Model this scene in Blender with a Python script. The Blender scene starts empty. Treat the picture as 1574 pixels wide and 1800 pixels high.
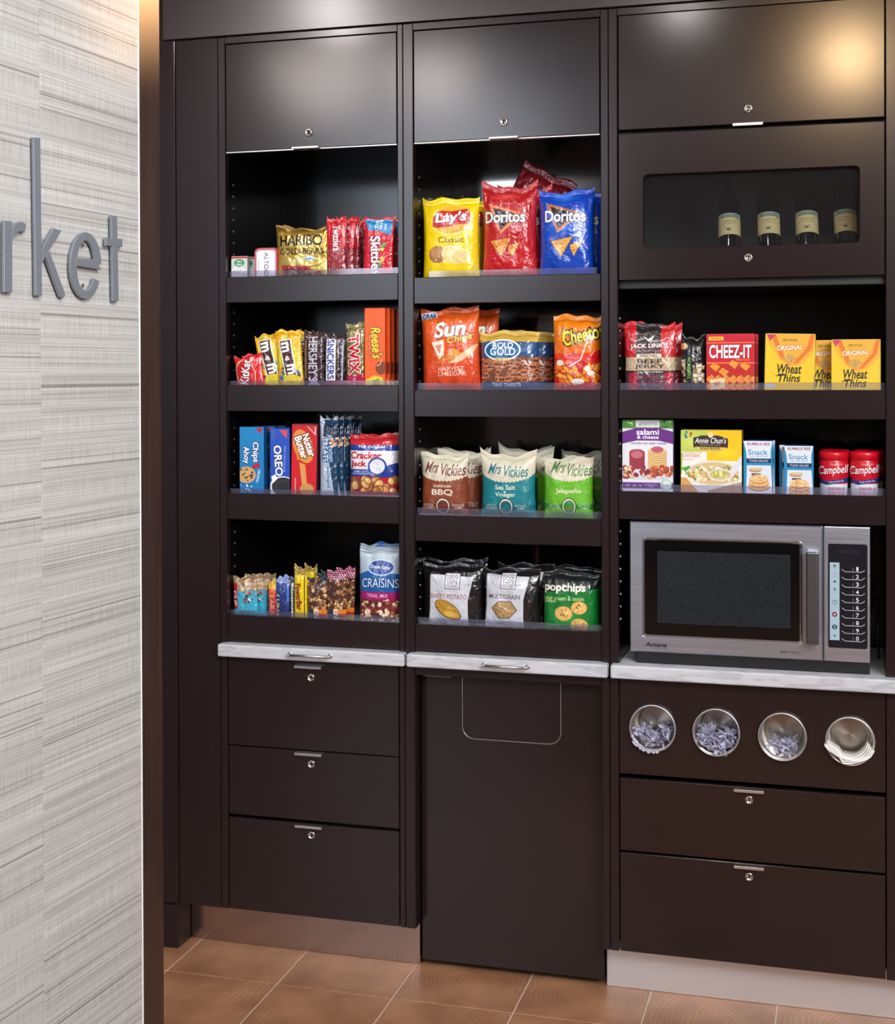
import bpy, bmesh, math, random
import numpy as np
from mathutils import Vector, Matrix
random.seed(7)
SC = bpy.context.scene
COL = SC.collection
PI = math.pi
# ------------------------------------------------------------------ camera
CAMH = 1.5
_yaw, _pitch, _roll, FPX, PCY = 2.73781769e-01, -7.10210992e-03, -3.37085691e-03, 2463.797, 673.125
FW = Vector((-math.sin(_yaw)*math.cos(_pitch), math.cos(_yaw)*math.cos(_pitch), math.sin(_pitch)))
_r = Vector((math.cos(_yaw), math.sin(_yaw), 0)); _u = _r.cross(FW)
RT = _r*math.cos(_roll)+_u*math.sin(_roll)
UP = _u*math.cos(_roll)-_r*math.sin(_roll)
def ray(x, y): return FW*FPX+RT*(x-787)+UP*(PCY-y)
def onY(x, y, Y):
    d = ray(x, y); t = Y/d.y
    return d.x*t, CAMH+d.z*t
def proj(X, Y, Z):
    v = Vector((X, Y, Z-CAMH)); w = v.dot(FW)
    return 787+FPX*v.dot(RT)/w, PCY-FPX*v.dot(UP)/w
cd = bpy.data.cameras.new('camera'); cam = bpy.data.objects.new('camera', cd); COL.objects.link(cam)
cd.sensor_fit = 'VERTICAL'; cd.sensor_height = 36; cd.sensor_width = 36*1574/1800
cd.lens = 36*FPX/1800; cd.shift_x = 0; cd.shift_y = -(900-PCY)/1800; cd.clip_start = 0.05
cam.matrix_world = Matrix(((RT.x, UP.x, -FW.x, 0), (RT.y, UP.y, -FW.y, 0), (RT.z, UP.z, -FW.z, CAMH), (0, 0, 0, 1)))
SC.camera = cam
SC.view_settings.view_transform = 'Standard'; SC.view_settings.look = 'None'
SC.view_settings.gamma = 1; SC.view_settings.use_curve_mapping = False
SC.view_settings.exposure = -0.16
# ------------------------------------------------------------------ world and lamps
W = bpy.data.worlds.new('world'); SC.world = W; W.use_nodes = True
W.node_tree.nodes['Background'].inputs[0].default_value = (0.75, 0.85, 1.0, 1)
W.node_tree.nodes['Background'].inputs[1].default_value = 0.25
def area(name, loc, aim, sx, sy, power, color):
    l = bpy.data.lights.new(name, 'AREA'); l.shape = 'RECTANGLE'; l.size = sx; l.size_y = sy
    l.energy = power; l.color = color
    o = bpy.data.objects.new(name, l); COL.objects.link(o); o.location = loc
    o.rotation_euler = (Vector(aim)-Vector(loc)).to_track_quat('-Z', 'Y').to_euler()
    return o
KEY = 1.0
area('added_key_light', (1.5, -0.5, 3.45), (-0.65, 3.3, 1.0), 1.6, 1.6, 235*KEY, (0.96, 0.98, 1.0))  # unseen soft key, added in front to light the shelves evenly
area('window_daylight', (-3.3, -3.5, 2.45), (-1.1, 3.3, 1.6), .8, 2.0, 48*KEY, (0.76, 0.87, 1.0))
area('narrow_window_daylight', (-2.5, -3.5, 2.9), (-0.9, 3.3, 1.9), 0.5, 1.2, 32*KEY, (0.80, 0.89, 1.0))
area('added_wall_fill', (1.6, 0.6, 3.3), (-1.25, 2.0, 2.2), 0.8, 0.8, 4*KEY, (0.93, 0.97, 1.0))  # added fill that brightens the left wall, stands for no known fixture
area('added_ceiling_fill', (1.7, 0.3, 2.1), (-0.4, 1.4, 3.0), 1.2, 0.8, 62*KEY, (0.95, 0.96, 1.0))  # unseen upward fill, added to brighten the ceiling and upper doors
area('added_lobby_ceiling_fill', (-0.9, -2.0, 2.5), (-0.9, -2.0, 3.6), 3.4, 2.6, 190*KEY, (0.95, 0.96, 1.0))  # added so the far ceiling is bright enough to show in the doors
# ------------------------------------------------------------------ helpers
def link(o, parent=None):
    COL.objects.link(o)
    if parent is not None: o.parent = parent
    return o
def tag(o, label=None, cat=None, group=None, kind=None):
    if label: o['label'] = label
    if cat: o['category'] = cat
    if group: o['group'] = group
    if kind: o['kind'] = kind
    return o
def empty(name, loc, label, cat, group=None, rz=0):
    o = bpy.data.objects.new(name, None); o.empty_display_size = .05; COL.objects.link(o)
    o.location = loc; o.rotation_euler = (0, 0, rz); tag(o, label, cat, group); return o
def mk(name, verts, faces, mats, parent=None, mi=None, smooth=False, uvs=None):
    me = bpy.data.meshes.new(name); me.from_pydata([tuple(v) for v in verts], [], faces)
    if not isinstance(mats, (list, tuple)): mats = [mats]
    for m in mats: me.materials.append(m)
    if mi is not None: me.polygons.foreach_set('material_index', mi)
    if smooth: me.polygons.foreach_set('use_smooth', [True]*len(me.polygons))
    if uvs is not None:
        ul = me.uv_layers.new(name='UVMap')
        vi = np.empty(len(me.loops), dtype=np.int32); me.loops.foreach_get('vertex_index', vi)
        ul.data.foreach_set('uv', np.asarray(uvs, dtype=np.float32)[vi].ravel())
    me.update()
    return link(bpy.data.objects.new(name, me), parent)
def bmobj(name, bm, mats, parent=None, smooth=False):
    bmesh.ops.recalc_face_normals(bm, faces=bm.faces)
    me = bpy.data.meshes.new(name); bm.to_mesh(me); bm.free()
    if not isinstance(mats, (list, tuple)): mats = [mats]
    for m in mats: me.materials.append(m)
    if smooth: me.polygons.foreach_set('use_smooth', [True]*len(me.polygons))
    return link(bpy.data.objects.new(name, me), parent)
def bm_box(bm, x0, x1, y0, y1, z0, z1, bev=0.0, seg=1):
    r = bmesh.ops.create_cube(bm, size=1)
    vs = r['verts']
    for v in vs:
        v.co = Vector((x0+(v.co.x+.5)*(x1-x0), y0+(v.co.y+.5)*(y1-y0), z0+(v.co.z+.5)*(z1-z0)))
    if bev > 0:
        es = list({e for v in vs for e in v.link_edges})
        bmesh.ops.bevel(bm, geom=es, offset=bev, segments=seg, profile=.5, affect='EDGES')
def box(name, x0, x1, y0, y1, z0, z1, m, parent=None, bev=0.0012, seg=1):
    bm = bmesh.new(); bm_box(bm, x0, x1, y0, y1, z0, z1, bev, seg)
    return bmobj(name, bm, m, parent)
def bm_cyl(bm, a, b, r0, r1=None, n=16, caps=True):
    a = Vector(a); b = Vector(b); d = b-a
    M = Matrix.Translation((a+b)/2) @ d.to_track_quat('Z', 'Y').to_matrix().to_4x4()
    bmesh.ops.create_cone(bm, cap_ends=caps, segments=n, radius1=r0, radius2=r0 if r1 is None else r1, depth=d.length, matrix=M)
def bm_lathe(bm, prof, n, M):
    """prof: list of (r, h) revolved about local Z"""
    rings = []
    for r, h in prof:
        rings.append([bm.verts.new(M @ Vector((r*math.cos(2*PI*i/n), r*math.sin(2*PI*i/n), h))) for i in range(n)])
    for a, b in zip(rings, rings[1:]):
        for i in range(n):
            bm.faces.new((a[i], a[(i+1) % n], b[(i+1) % n], b[i]))
def rrect(x0, x1, z0, z1, r, n=6, r4=None):
    """rounded rectangle outline, same point count for any radius"""
    rs = r4 or (r, r, r, r); pts = []
    for k, (cx, cz, sx, sz) in enumerate(((x1, z1, -1, -1), (x0, z1, 1, -1), (x0, z0, 1, 1), (x1, z0, -1, 1))):
        q = max(rs[k], 1e-5)
        for i in range(n+1):
            a = k*PI/2+i*PI/2/n
            pts.append((cx+sx*q+q*math.cos(a), cz+sz*q+q*math.sin(a)))
    return pts
def plate(name, pts, y0, y1, m, parent=None, bev=0.0):
    """solid plate with outline pts (x,z) from y0 (front) to y1"""
    bm = bmesh.new()
    if bev:
        cx = sum(p[0] for p in pts)/len(pts); cz = sum(p[1] for p in pts)/len(pts)
        hx = max(abs(p[0]-cx) for p in pts); hz = max(abs(p[1]-cz) for p in pts)
        ins = [(cx+(p[0]-cx)*(1-bev/hx), cz+(p[1]-cz)*(1-bev/hz)) for p in pts]
        layers = [(ins, y0), (pts, y0+bev), (pts, y1)]
    else: layers = [(pts, y0), (pts, y1)]
    rings = [[bm.verts.new((p[0], y, p[1])) for p in pp] for pp, y in layers]
    n = len(pts)
    for a, b in zip(rings, rings[1:]):
        for i in range(n): bm.faces.new((a[i], a[(i+1) % n], b[(i+1) % n], b[i]))
    bm.faces.new(rings[0]); bm.faces.new(rings[-1][::-1])
    return bmobj(name, bm, m, parent)
def ring_plate(name, out, inn, y0, y1, m, parent=None, bev=0.001):
    bm = bmesh.new(); n = len(out)
    def ofs(pts, d):
        cx = (min(p[0] for p in pts)+max(p[0] for p in pts))/2; cz = (min(p[1] for p in pts)+max(p[1] for p in pts))/2
        hx = max(abs(p[0]-cx) for p in pts); hz = max(abs(p[1]-cz) for p in pts)
        return [(cx+(p[0]-cx)*(1+d/hx), cz+(p[1]-cz)*(1+d/hz)) for p in pts]
    seq = [(out, y1), (out, y0+bev), (ofs(out, -bev), y0), (ofs(inn, bev), y0), (inn, y0+bev), (inn, y1)]
    rings = [[bm.verts.new((p[0], y, p[1])) for p in pp] for pp, y in seq]
    rings.append(rings[0])
    for a, b in zip(rings, rings[1:]):
        for i in range(n): bm.faces.new((a[i], a[(i+1) % n], b[(i+1) % n], b[i]))
    return bmobj(name, bm, m, parent)
def copy_tree(o, parent=None):
    c = o.copy(); COL.objects.link(c)
    if parent is not None: c.parent = parent
    for ch in o.children: copy_tree(ch, c)
    return c
# ------------------------------------------------------------------ materials
def lin(c): return tuple(((v/255)/12.92 if v/255 <= .04045 else ((v/255+.055)/1.055)**2.4) for v in c)+(1,)
def newmat(name):
    m = bpy.data.materials.new(name); m.use_nodes = True
    return m, m.node_tree.nodes, m.node_tree.links, m.node_tree.nodes['Principled BSDF']
def plain(name, c, rough=.5, metal=0, coat=0, bump=0, bscale=200, spec=None):
    m, N, L, b = newmat(name)
    b.inputs['Base Color'].default_value = lin(c); b.inputs['Roughness'].default_value = rough
    b.inputs['Metallic'].default_value = metal; b.inputs['Coat Weight'].default_value = coat
    b.inputs['Coat Roughness'].default_value = .12
    if spec is not None: b.inputs['Specular IOR Level'].default_value = spec
    t = N.new('ShaderNodeTexNoise'); t.inputs['Scale'].default_value = bscale; t.inputs['Detail'].default_value = 3
    co = N.new('ShaderNodeTexCoord'); L.new(co.outputs['Object'], t.inputs['Vector'])
    if bump:
        bp = N.new('ShaderNodeBump'); bp.inputs['Strength'].default_value = bump; bp.inputs['Distance'].default_value = .001
        L.new(t.outputs['Fac'], bp.inputs['Height']); L.new(bp.outputs['Normal'], b.inputs['Normal'])
    else:
        mx = N.new('ShaderNodeMapRange'); mx.inputs[3].default_value = max(0, rough-.04); mx.inputs[4].default_value = min(1, rough+.04)
        L.new(t.outputs['Fac'], mx.inputs[0]); L.new(mx.outputs[0], b.inputs['Roughness'])
    return m
def laminate(name, c1, c2, rough, vertical=True, spec=.5):
    """dark stained wood laminate: fine grain along z, tiny pores as relief"""
    m, N, L, b = newmat(name)
    co = N.new('ShaderNodeTexCoord'); mp = N.new('ShaderNodeMapping')
    mp.inputs['Scale'].default_value = (90, 90, 5) if vertical else (5, 90, 90)
    L.new(co.outputs['Object'], mp.inputs[0])
    t = N.new('ShaderNodeTexNoise'); t.inputs['Scale'].default_value = 1.0; t.inputs['Detail'].default_value = 5
    L.new(mp.outputs[0], t.inputs['Vector'])
    t2 = N.new('ShaderNodeTexNoise'); t2.inputs['Scale'].default_value = 420; t2.inputs['Detail'].default_value = 2
    L.new(co.outputs['Object'], t2.inputs['Vector'])
    r = N.new('ShaderNodeValToRGB'); r.color_ramp.elements[0].position = .3; r.color_ramp.elements[1].position = .75
    r.color_ramp.elements[0].color = lin(c1); r.color_ramp.elements[1].color = lin(c2)
    L.new(t.outputs['Fac'], r.inputs[0]); L.new(r.outputs[0], b.inputs['Base Color'])
    bp = N.new('ShaderNodeBump'); bp.inputs['Strength'].default_value = .10; bp.inputs['Distance'].default_value = .0004
    L.new(t2.outputs['Fac'], bp.inputs['Height']); L.new(bp.outputs['Normal'], b.inputs['Normal'])
    b.inputs['Roughness'].default_value = rough; b.inputs['Specular IOR Level'].default_value = spec
    return m
M_LAM = laminate('espresso_laminate', (31, 19, 20), (36, 23, 24), .25, spec=.5)
M_DOOR = laminate('espresso_laminate_door', (31, 20, 20), (34, 22, 22), .21, spec=.55)
M_INT = laminate('shaded_interior_laminate', (12, 11, 13), (14, 13, 15), .16, spec=.4)  # same dark laminate, with the shade inside the cabinets put into its colour
M_BACKP = plain('glossy_black_back_panel', (14, 13, 15), .09, spec=1.0); M_BACKP.node_tree.nodes['Principled BSDF'].inputs['IOR'].default_value = 1.9
M_SOF = laminate('espresso_laminate_soffit', (38, 25, 26), (46, 32, 33), .34, False, spec=.8)
def brushed(name, c, rough, sx=4, sz=400, aniso=0.0):
    m, N, L, b = newmat(name)
    b.inputs['Base Color'].default_value = lin(c); b.inputs['Metallic'].default_value = 1
    co = N.new('ShaderNodeTexCoord'); mp = N.new('ShaderNodeMapping'); mp.inputs['Scale'].default_value = (sx, sx, sz)
    L.new(co.outputs['Object'], mp.inputs[0])
    t = N.new('ShaderNodeTexNoise'); t.inputs['Scale'].default_value = 1; t.inputs['Detail'].default_value = 4
    L.new(mp.outputs[0], t.inputs['Vector'])
    mr = N.new('ShaderNodeMapRange'); mr.inputs[3].default_value = rough-.07; mr.inputs[4].default_value = rough+.09
    L.new(t.outputs['Fac'], mr.inputs[0]); L.new(mr.outputs[0], b.inputs['Roughness'])
    bp = N.new('ShaderNodeBump'); bp.inputs['Strength'].default_value = .08; bp.inputs['Distance'].default_value = .0005
    L.new(t.outputs['Fac'], bp.inputs['Height']); L.new(bp.outputs['Normal'], b.inputs['Normal'])
    return m
M_STEEL = brushed('brushed_steel', (200, 206, 218), .34)
M_KICK = brushed('steel_kick_floor_reflection', (172, 152, 140), .19)  # brownish base carries the floor's reflection in the steel
M_KICK2 = brushed('steel_kick_lit', (238, 238, 240), .55)  # same kick steel made paler, its lit look put into the colour
M_LETTER = plain('satin_silver_letter', (132, 138, 146), .36, .45)
M_CHROME = plain('polished_chrome', (225, 222, 218), .12, 1)
M_SATIN = plain('satin_metal', (222, 220, 220), .36, 1)
M_HANDLE = plain('grey_handle', (120, 122, 126), .35, 1)
M_BLACK = plain('black_plastic', (20, 20, 22), .45, bump=.1)
M_DARK = plain('dark_gap', (8, 7, 8), .7)
M_CUP = brushed('spun_steel', (222, 216, 208), .3, 30, 30)
def counter_mat():
    m, N, L, b = newmat('grey_veined_counter')
    co = N.new('ShaderNodeTexCoord'); mp = N.new('ShaderNodeMapping'); mp.inputs['Scale'].default_value = (5, 9, 30)
    L.new(co.outputs['Object'], mp.inputs[0])
    t = N.new('ShaderNodeTexNoise'); t.inputs['Scale'].default_value = 2.2; t.inputs['Detail'].default_value = 8; t.inputs['Distortion'].default_value = 1.2
    L.new(mp.outputs[0], t.inputs['Vector'])
    r = N.new('ShaderNodeValToRGB'); e = r.color_ramp.elements
    e[0].position = .36; e[0].color = lin((180, 182, 188)); e[1].position = .52; e[1].color = lin((204, 206, 211))
    L.new(t.outputs['Fac'], r.inputs[0]); L.new(r.outputs[0], b.inputs['Base Color']); b.inputs['Roughness'].default_value = .4
    return m
M_COUNTER = counter_mat()
def acrylic_mat(name, tint, frost=.05):
    m, N, L, b = newmat(name)
    out = N['Material Output']; tr = N.new('ShaderNodeBsdfTransparent'); tr.inputs[0].default_value = tint
    gl = N.new('ShaderNodeBsdfGlossy'); gl.inputs['Roughness'].default_value = .06
    df = N.new('ShaderNodeBsdfDiffuse'); df.inputs[0].default_value = (.78, .78, .96, 1)
    fr = N.new('ShaderNodeFresnel'); fr.inputs[0].default_value = 1.5
    m1 = N.new('ShaderNodeMixShader'); m1.inputs[0].default_value = frost
    m2 = N.new('ShaderNodeMixShader'); N.remove(b)
    L.new(tr.outputs[0], m1.inputs[1]); L.new(df.outputs[0], m1.inputs[2])
    L.new(fr.outputs[0], m2.inputs[0]); L.new(m1.outputs[0], m2.inputs[1]); L.new(gl.outputs[0], m2.inputs[2])
    L.new(m2.outputs[0], out.inputs['Surface'])
    return m
M_ACRYL = acrylic_mat('clear_acrylic', (.93, .92, .97, 1), .055)
M_GLASS = acrylic_mat('smoked_glass', (.84, .88, .86, 1), .006)
M_PACKET = acrylic_mat('clear_wrapper', (.86, .86, .97, 1), .62)
def emis(name, c, s):
    m, N, L, b = newmat(name); b.inputs['Base Color'].default_value = lin(c)
    b.inputs['Emission Color'].default_value = lin(c); b.inputs['Emission Strength'].default_value = s
    return m
def wallpaper_mat():
    m, N, L, b = newmat('woven_wallpaper')
    co = N.new('ShaderNodeTexCoord'); info = N.new('ShaderNodeObjectInfo')
    add = N.new('ShaderNodeVectorMath'); add.operation = 'ADD'
    sc = N.new('ShaderNodeVectorMath'); sc.operation = 'SCALE'; sc.inputs['Scale'].default_value = 7.0
    cx = N.new('ShaderNodeCombineXYZ')
    L.new(info.outputs['Random'], cx.inputs[0]); L.new(info.outputs['Random'], cx.inputs[2])
    L.new(cx.outputs[0], sc.inputs[0]); L.new(co.outputs['Object'], add.inputs[0]); L.new(sc.outputs[0], add.inputs[1])
    def noise(scale, detail=3, dist=0):
        mp = N.new('ShaderNodeMapping'); mp.inputs['Scale'].default_value = scale; L.new(add.outputs[0], mp.inputs[0])
        t = N.new('ShaderNodeTexNoise'); t.inputs['Scale'].default_value = 1; t.inputs['Detail'].default_value = detail
        t.inputs['Distortion'].default_value = dist; L.new(mp.outputs[0], t.inputs['Vector']); return t
    def ramp(t, p0, c0, p1, c1):
        r = N.new('ShaderNodeValToRGB'); r.color_ramp.elements[0].position = p0; r.color_ramp.elements[1].position = p1
        r.color_ramp.elements[0].color = c0; r.color_ramp.elements[1].color = c1; L.new(t.outputs['Fac'], r.inputs[0]); return r
    def mult(a, bb, f=1):
        x = N.new('ShaderNodeMix'); x.data_type = 'RGBA'; x.blend_type = 'MULTIPLY'; x.inputs[0].default_value = f
        L.new(a, x.inputs[6]); L.new(bb, x.inputs[7]); return x.outputs[2]
    base = ramp(noise((.43, 1, 79), 3), .3, lin((164, 163, 159)), .7, lin((182, 182, 180)))
    lines = ramp(noise((.3, 1, 272), 1), .31, (.56, .54, .52, 1), .39, (1, 1, 1, 1))
    fine = ramp(noise((3, 1, 600), 2), .3, (.74, .73, .72, 1), .7, (1.1, 1.1, 1.1, 1))
    weave = ramp(noise((1000, 1, 26), 2), .35, (.84, .84, .84, 1), .65, (1.06, 1.06, 1.06, 1))
    c = mult(mult(mult(base.outputs[0], lines.outputs[0]), fine.outputs[0]), weave.outputs[0])
    L.new(c, b.inputs['Base Color']); b.inputs['Roughness'].default_value = .75
    b.inputs['Specular IOR Level'].default_value = .25
    return m
M_WALLP = wallpaper_mat()
def tile_mat():
    m, N, L, b = newmat('end_grain_floor_tile')
    co = N.new('ShaderNodeTexCoord'); info = N.new('ShaderNodeObjectInfo')
    mp = N.new('ShaderNodeMapping'); L.new(co.outputs['Object'], mp.inputs[0])
    cx = N.new('ShaderNodeCombineXYZ')
    a = N.new('ShaderNodeMath'); a.operation = 'MULTIPLY_ADD'; a.inputs[1].default_value = .26; a.inputs[2].default_value = -.13
    a2 = N.new('ShaderNodeMath'); a2.operation = 'MULTIPLY_ADD'; a2.inputs[1].default_value = -.2; a2.inputs[2].default_value = .08
    L.new(info.outputs['Random'], a.inputs[0]); L.new(info.outputs['Random'], a2.inputs[0])
    L.new(a.outputs[0], cx.inputs[0]); L.new(a2.outputs[0], cx.inputs[1]); L.new(cx.outputs[0], mp.inputs['Location'])
    w = N.new('ShaderNodeTexWave'); w.wave_type = 'RINGS'; w.rings_direction = 'SPHERICAL'; w.inputs['Scale'].default_value = 26
    w.inputs['Distortion'].default_value = 9; w.inputs['Detail'].default_value = 5; w.inputs['Detail Scale'].default_value = .6
    L.new(mp.outputs[0], w.inputs['Vector'])
    t = N.new('ShaderNodeTexNoise'); t.inputs['Scale'].default_value = 7; t.inputs['Detail'].default_value = 5
    L.new(mp.outputs[0], t.inputs['Vector'])
    r1 = N.new('ShaderNodeValToRGB'); r1.color_ramp.elements[0].color = lin((144, 98, 68)); r1.color_ramp.elements[1].color = lin((186, 136, 98))
    r1.color_ramp.elements[0].position = .3; r1.color_ramp.elements[1].position = .7
    L.new(t.outputs['Fac'], r1.inputs[0])
    r2 = N.new('ShaderNodeValToRGB'); r2.color_ramp.elements[0].color = (.86, .85, .84, 1); r2.color_ramp.elements[1].color = (1.05, 1.05, 1.05, 1)
    L.new(w.outputs['Fac'], r2.inputs[0])
    mx = N.new('ShaderNodeMix'); mx.data_type = 'RGBA'; mx.blend_type = 'MULTIPLY'; mx.inputs[0].default_value = 1
    L.new(r1.outputs[0], mx.inputs[6]); L.new(r2.outputs[0], mx.inputs[7]); L.new(mx.outputs[2], b.inputs['Base Color'])
    b.inputs['Roughness'].default_value = .38
    bp = N.new('ShaderNodeBump'); bp.inputs['Strength'].default_value = .12; bp.inputs['Distance'].default_value = .0008
    L.new(w.outputs['Fac'], bp.inputs['Height']); L.new(bp.outputs['Normal'], b.inputs['Normal'])
    return m
M_TILE = tile_mat()
M_GROUT = plain('pale_grout', (226, 206, 192), .8, bump=.2, bscale=300)
M_CEIL = plain('white_ceiling_paint', (226, 224, 224), .8)
M_LOBBY = plain('lobby_wall_paint', (92, 74, 66), .8)
# ------------------------------------------------------------------ the setting
YF = 3.33
ALC = 2.64
def struct(o): o['kind'] = 'structure'; return o
floor = struct(box('floor', -5.4, 3.4, -4.6, 3.9, -.06, -.004, plain('brown_lobby_floor', (112, 78, 56), .4), bev=0))
TS = .2977; gx0 = -1.6355-2*TS; gy0 = 3.1915+TS
box('grout_bed', gx0, gx0+10*TS, gy0-9*TS, gy0, -.0039, -.0018, M_GROUT, floor, bev=0)
protos = None
for j in range(9):
    for i in range(10):
        x = gx0+i*TS; y = gy0-(j+1)*TS
        if protos is None:
            bm = bmesh.new(); bm_box(bm, -TS/2+.0016, TS/2-.0016, -TS/2+.0016, TS/2-.0016, -.004, 0, .0008)
            protos = bmobj('floor_tile', bm, M_TILE, floor); o = protos
        else:
            o = protos.copy(); COL.objects.link(o)
        o.location = (x+TS/2, y+TS/2, 0); o.rotation_euler = (0, 0, 0)
struct(box('wall_back', -5.4, 3.4, 3.75, 3.9, 0, 3.7, M_LOBBY, bev=0))
struct(box('wall_right', 3.25, 3.4, -4.6, 3.75, 0, 3.7, M_LOBBY, bev=0))
struct(box('wall_front', -5.4, 3.4, -4.75, -4.6, 0, 3.7, M_LOBBY, bev=0))
struct(box('ceiling', -5.4, 3.4, 1.35, 3.75, ALC, ALC+.08, M_CEIL, bev=0))
struct(box('ceiling', -5.4, 3.4, -4.6, 1.35, 3.62, 3.7, M_CEIL, bev=0))
struct(box('trim_1', -5.4, 3.4, 1.35, 1.43, ALC+.08, 3.62, M_CEIL, bev=0))
struct(box('wall_alcove_right', .34, .46, 3.22, 3.75, 0, ALC, M_LAM, bev=.002))
# soffit panel above the cabinets, pilaster with baseboard to their left
struct(box('trim_2', -1.70, .34, 3.320, 3.74, 2.3690, ALC, M_SOF, bev=.001))
struct(box('trim_3', -2.6, -1.6700, 3.329, 3.74, .112, ALC, M_LAM, bev=.003, seg=2))
bb = bmesh.new()
bm_box(bb, -2.6, -1.6675, 3.319, 3.74, 0, .113, .004, 3)
struct(bmobj('baseboard_left', bb, M_LAM))
# left partition: fabric wallpaper strips on a wall that runs towards the lobby, with a dark wood end post
_d = ray(1690, 657); WTH = math.atan2(_d.x, _d.y)
WX, _ = onY(245, 657, 1.60); WP = Vector((WX, 1.60, 0)); WD = Vector((math.sin(WTH), math.cos(WTH), 0)); WN = Vector((math.cos(WTH), -math.sin(WTH), 0))
def onwall(x, y):
    """pixel -> (s, z) on the left wall's face; s grows away from the camera"""
    d = ray(x, y); o = Vector((0, 0, CAMH)); t = (WP-o).dot(WN)/d.dot(WN); p = o+d*t
    return (p-WP).dot(WD), p.z
wall = struct(bpy.data.objects.new('wall_left', None)); COL.objects.link(wall)
wall.matrix_world = Matrix(((WD.x, -WN.x, 0, WP.x), (WD.y, -WN.y, 0, WP.y), (0, 0, 1, 0), (0, 0, 0, 1)))
# local frame: x along the wall (away), y into the wall
s_seam = onwall(73, 700)[0]
bx = box('wall_core', -1.10, -.001, .006, .10, 0, ALC, M_LOBBY, wall, bev=0)
edge = s_seam
strips = [(-1.10, s_seam-.5305), (s_seam-.53, s_seam-.0003), (s_seam+.0003, 0)]
for a, b_ in strips:
    box('wallpaper_strip', a, b_, 0, .006, 0, ALC, M_WALLP, wall, bev=.0006)
box('edge_bead', 0, .0018, -.0010, .006, 0, ALC, plain('pale_edge_bead', (225, 225, 222), .5), wall, bev=.0004)
post_w = onwall(290.5, 1700)[0]
M_POST = laminate('glossy_dark_post', (44, 30, 26), (60, 42, 36), .3)
struct(box('trim_4', .003, post_w, .001, .10, 0, ALC, M_POST, None, bev=.002)).matrix_world = wall.matrix_world.copy()
# alcove downlights (housings with lamps)
M_LAMPW = emis('warm_lamp_face', (255, 205, 140), 60)
M_LAMPC = emis('neutral_lamp_face', (255, 236, 224), 9)
M_TRIMW = plain('white_lamp_trim', (230, 228, 222), .5)
def downlight(x, y, z, label, m, power, color, aim=None, r=.045, spread=1.9, blend=.9):
    t = empty('recessed_downlight', (x, y, z), label, 'ceiling light', 'recessed ceiling downlights')
    bm = bmesh.new(); bm_lathe(bm, [(r*1.10+.003, 0), (r*1.10+.003, -.004), (r*1.05, -.006), (r, -.001), (r, 0)], 32, Matrix.Identity(4)); bmobj('trim_ring', bm, M_TRIMW, t, True)
    bm = bmesh.new(); bmesh.ops.create_circle(bm, cap_ends=True, segments=32, radius=r, matrix=Matrix.Translation((0, 0, -.001)) @ Matrix.Rotation(PI, 4, 'X'))
    bmobj('lamp_face', bm, m, t)
    l = bpy.data.lights.new('downlight_beam', 'SPOT'); l.energy = power; l.color = color; l.spot_size = spread; l.spot_blend = blend; l.shadow_soft_size = r
    o = bpy.data.objects.new('downlight_beam', l); COL.objects.link(o); o.parent = t; o.location = (0, 0, -.02)
    if aim: o.rotation_euler = (Vector(aim)-Vector((x, y, z))).to_track_quat('-Z', 'Y').to_euler()
    return t
downlight(.03, 1.52, ALC, 'warm recessed ceiling light farther out from the right cabinet, beside its opening', M_LAMPW, 48, (1, .66, .34), (0, 3.33, 2.25), .05, .6, 1)
downlight(-1.82, 1.85, ALC, 'wide recessed ceiling light left of the partition, aimed at the left cabinet', M_LAMPC, 20, (1, .90, .86), (-1.25, 3.33, 2.2), .185, 1.1, 1)
downlight(-1.44, 1.72, ALC, 'wide recessed ceiling light beside the partition, aimed at the middle cabinet', M_LAMPC, 18, (1, .90, .86), (-.92, 3.33, 2.2), .14, 1.1, 1)
downlight(.16, 2.85, ALC, 'small warm recessed ceiling light just in front of the right cabinet', M_LAMPW, 400, (1, .54, .24), (-.845, 1.655, 2.02), .04, .13, .9)
downlight(-1.47, 2.62, ALC, 'small recessed ceiling light just in front of the left cabinet', M_LAMPC, 22, (1, .93, .93), (-1.5, 3.33, 2.1), .04, 1.9, 1)
downlight(-.45, 2.45, ALC, 'recessed ceiling light between the middle and the right cabinet', M_LAMPC, 14, (1, .95, .94), (-.45, 3.2, 1.5))
# ------------------------------------------------------------------ cabinets
CB = 3.70   # back of the carcasses
def lock(x, z, parent, y=YF+.001):
    o = bpy.data.objects.new('lock', None)
    bm = bmesh.new(); M = Matrix.Translation((x, y, z)) @ Matrix.Rotation(PI/2, 4, 'X')
    bm_lathe(bm, [(.0102, -.002), (.0102, .002), (.0085, .0045), (.0068, .0045), (.0064, .003), (.0005, .003)], 28, M)
    l = bmobj('lock', bm, M_CHROME, parent, True)
    bm = bmesh.new(); bm_box(bm, x-.0009, x+.0009, y-.0036, y-.0029, z-.0045, z+.0035); bm_box(bm, x-.002, x+.002, y-.0036, y-.0029, z-.001, z+.001)
    bmobj('key_slot', bm, M_DARK, l); return l
def pull(x0, x1, z, parent, down=True, y=YF):
    """bent sheet tab that grips a door or drawer edge"""
    bm = bmesh.new(); t = .0022
    bm_box(bm, x0, x1, y-.0135, y+.004, z, z+t, .0006)
    if down: bm_box(bm, x0, x1, y-.0140, y-.0118, z-.0045, z+t, .0006)
    else: bm_box(bm, x0, x1, y-.0140, y-.0118, z, z+.0050, .0006)
    return bmobj('pull', bm, M_SATIN, parent)
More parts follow.
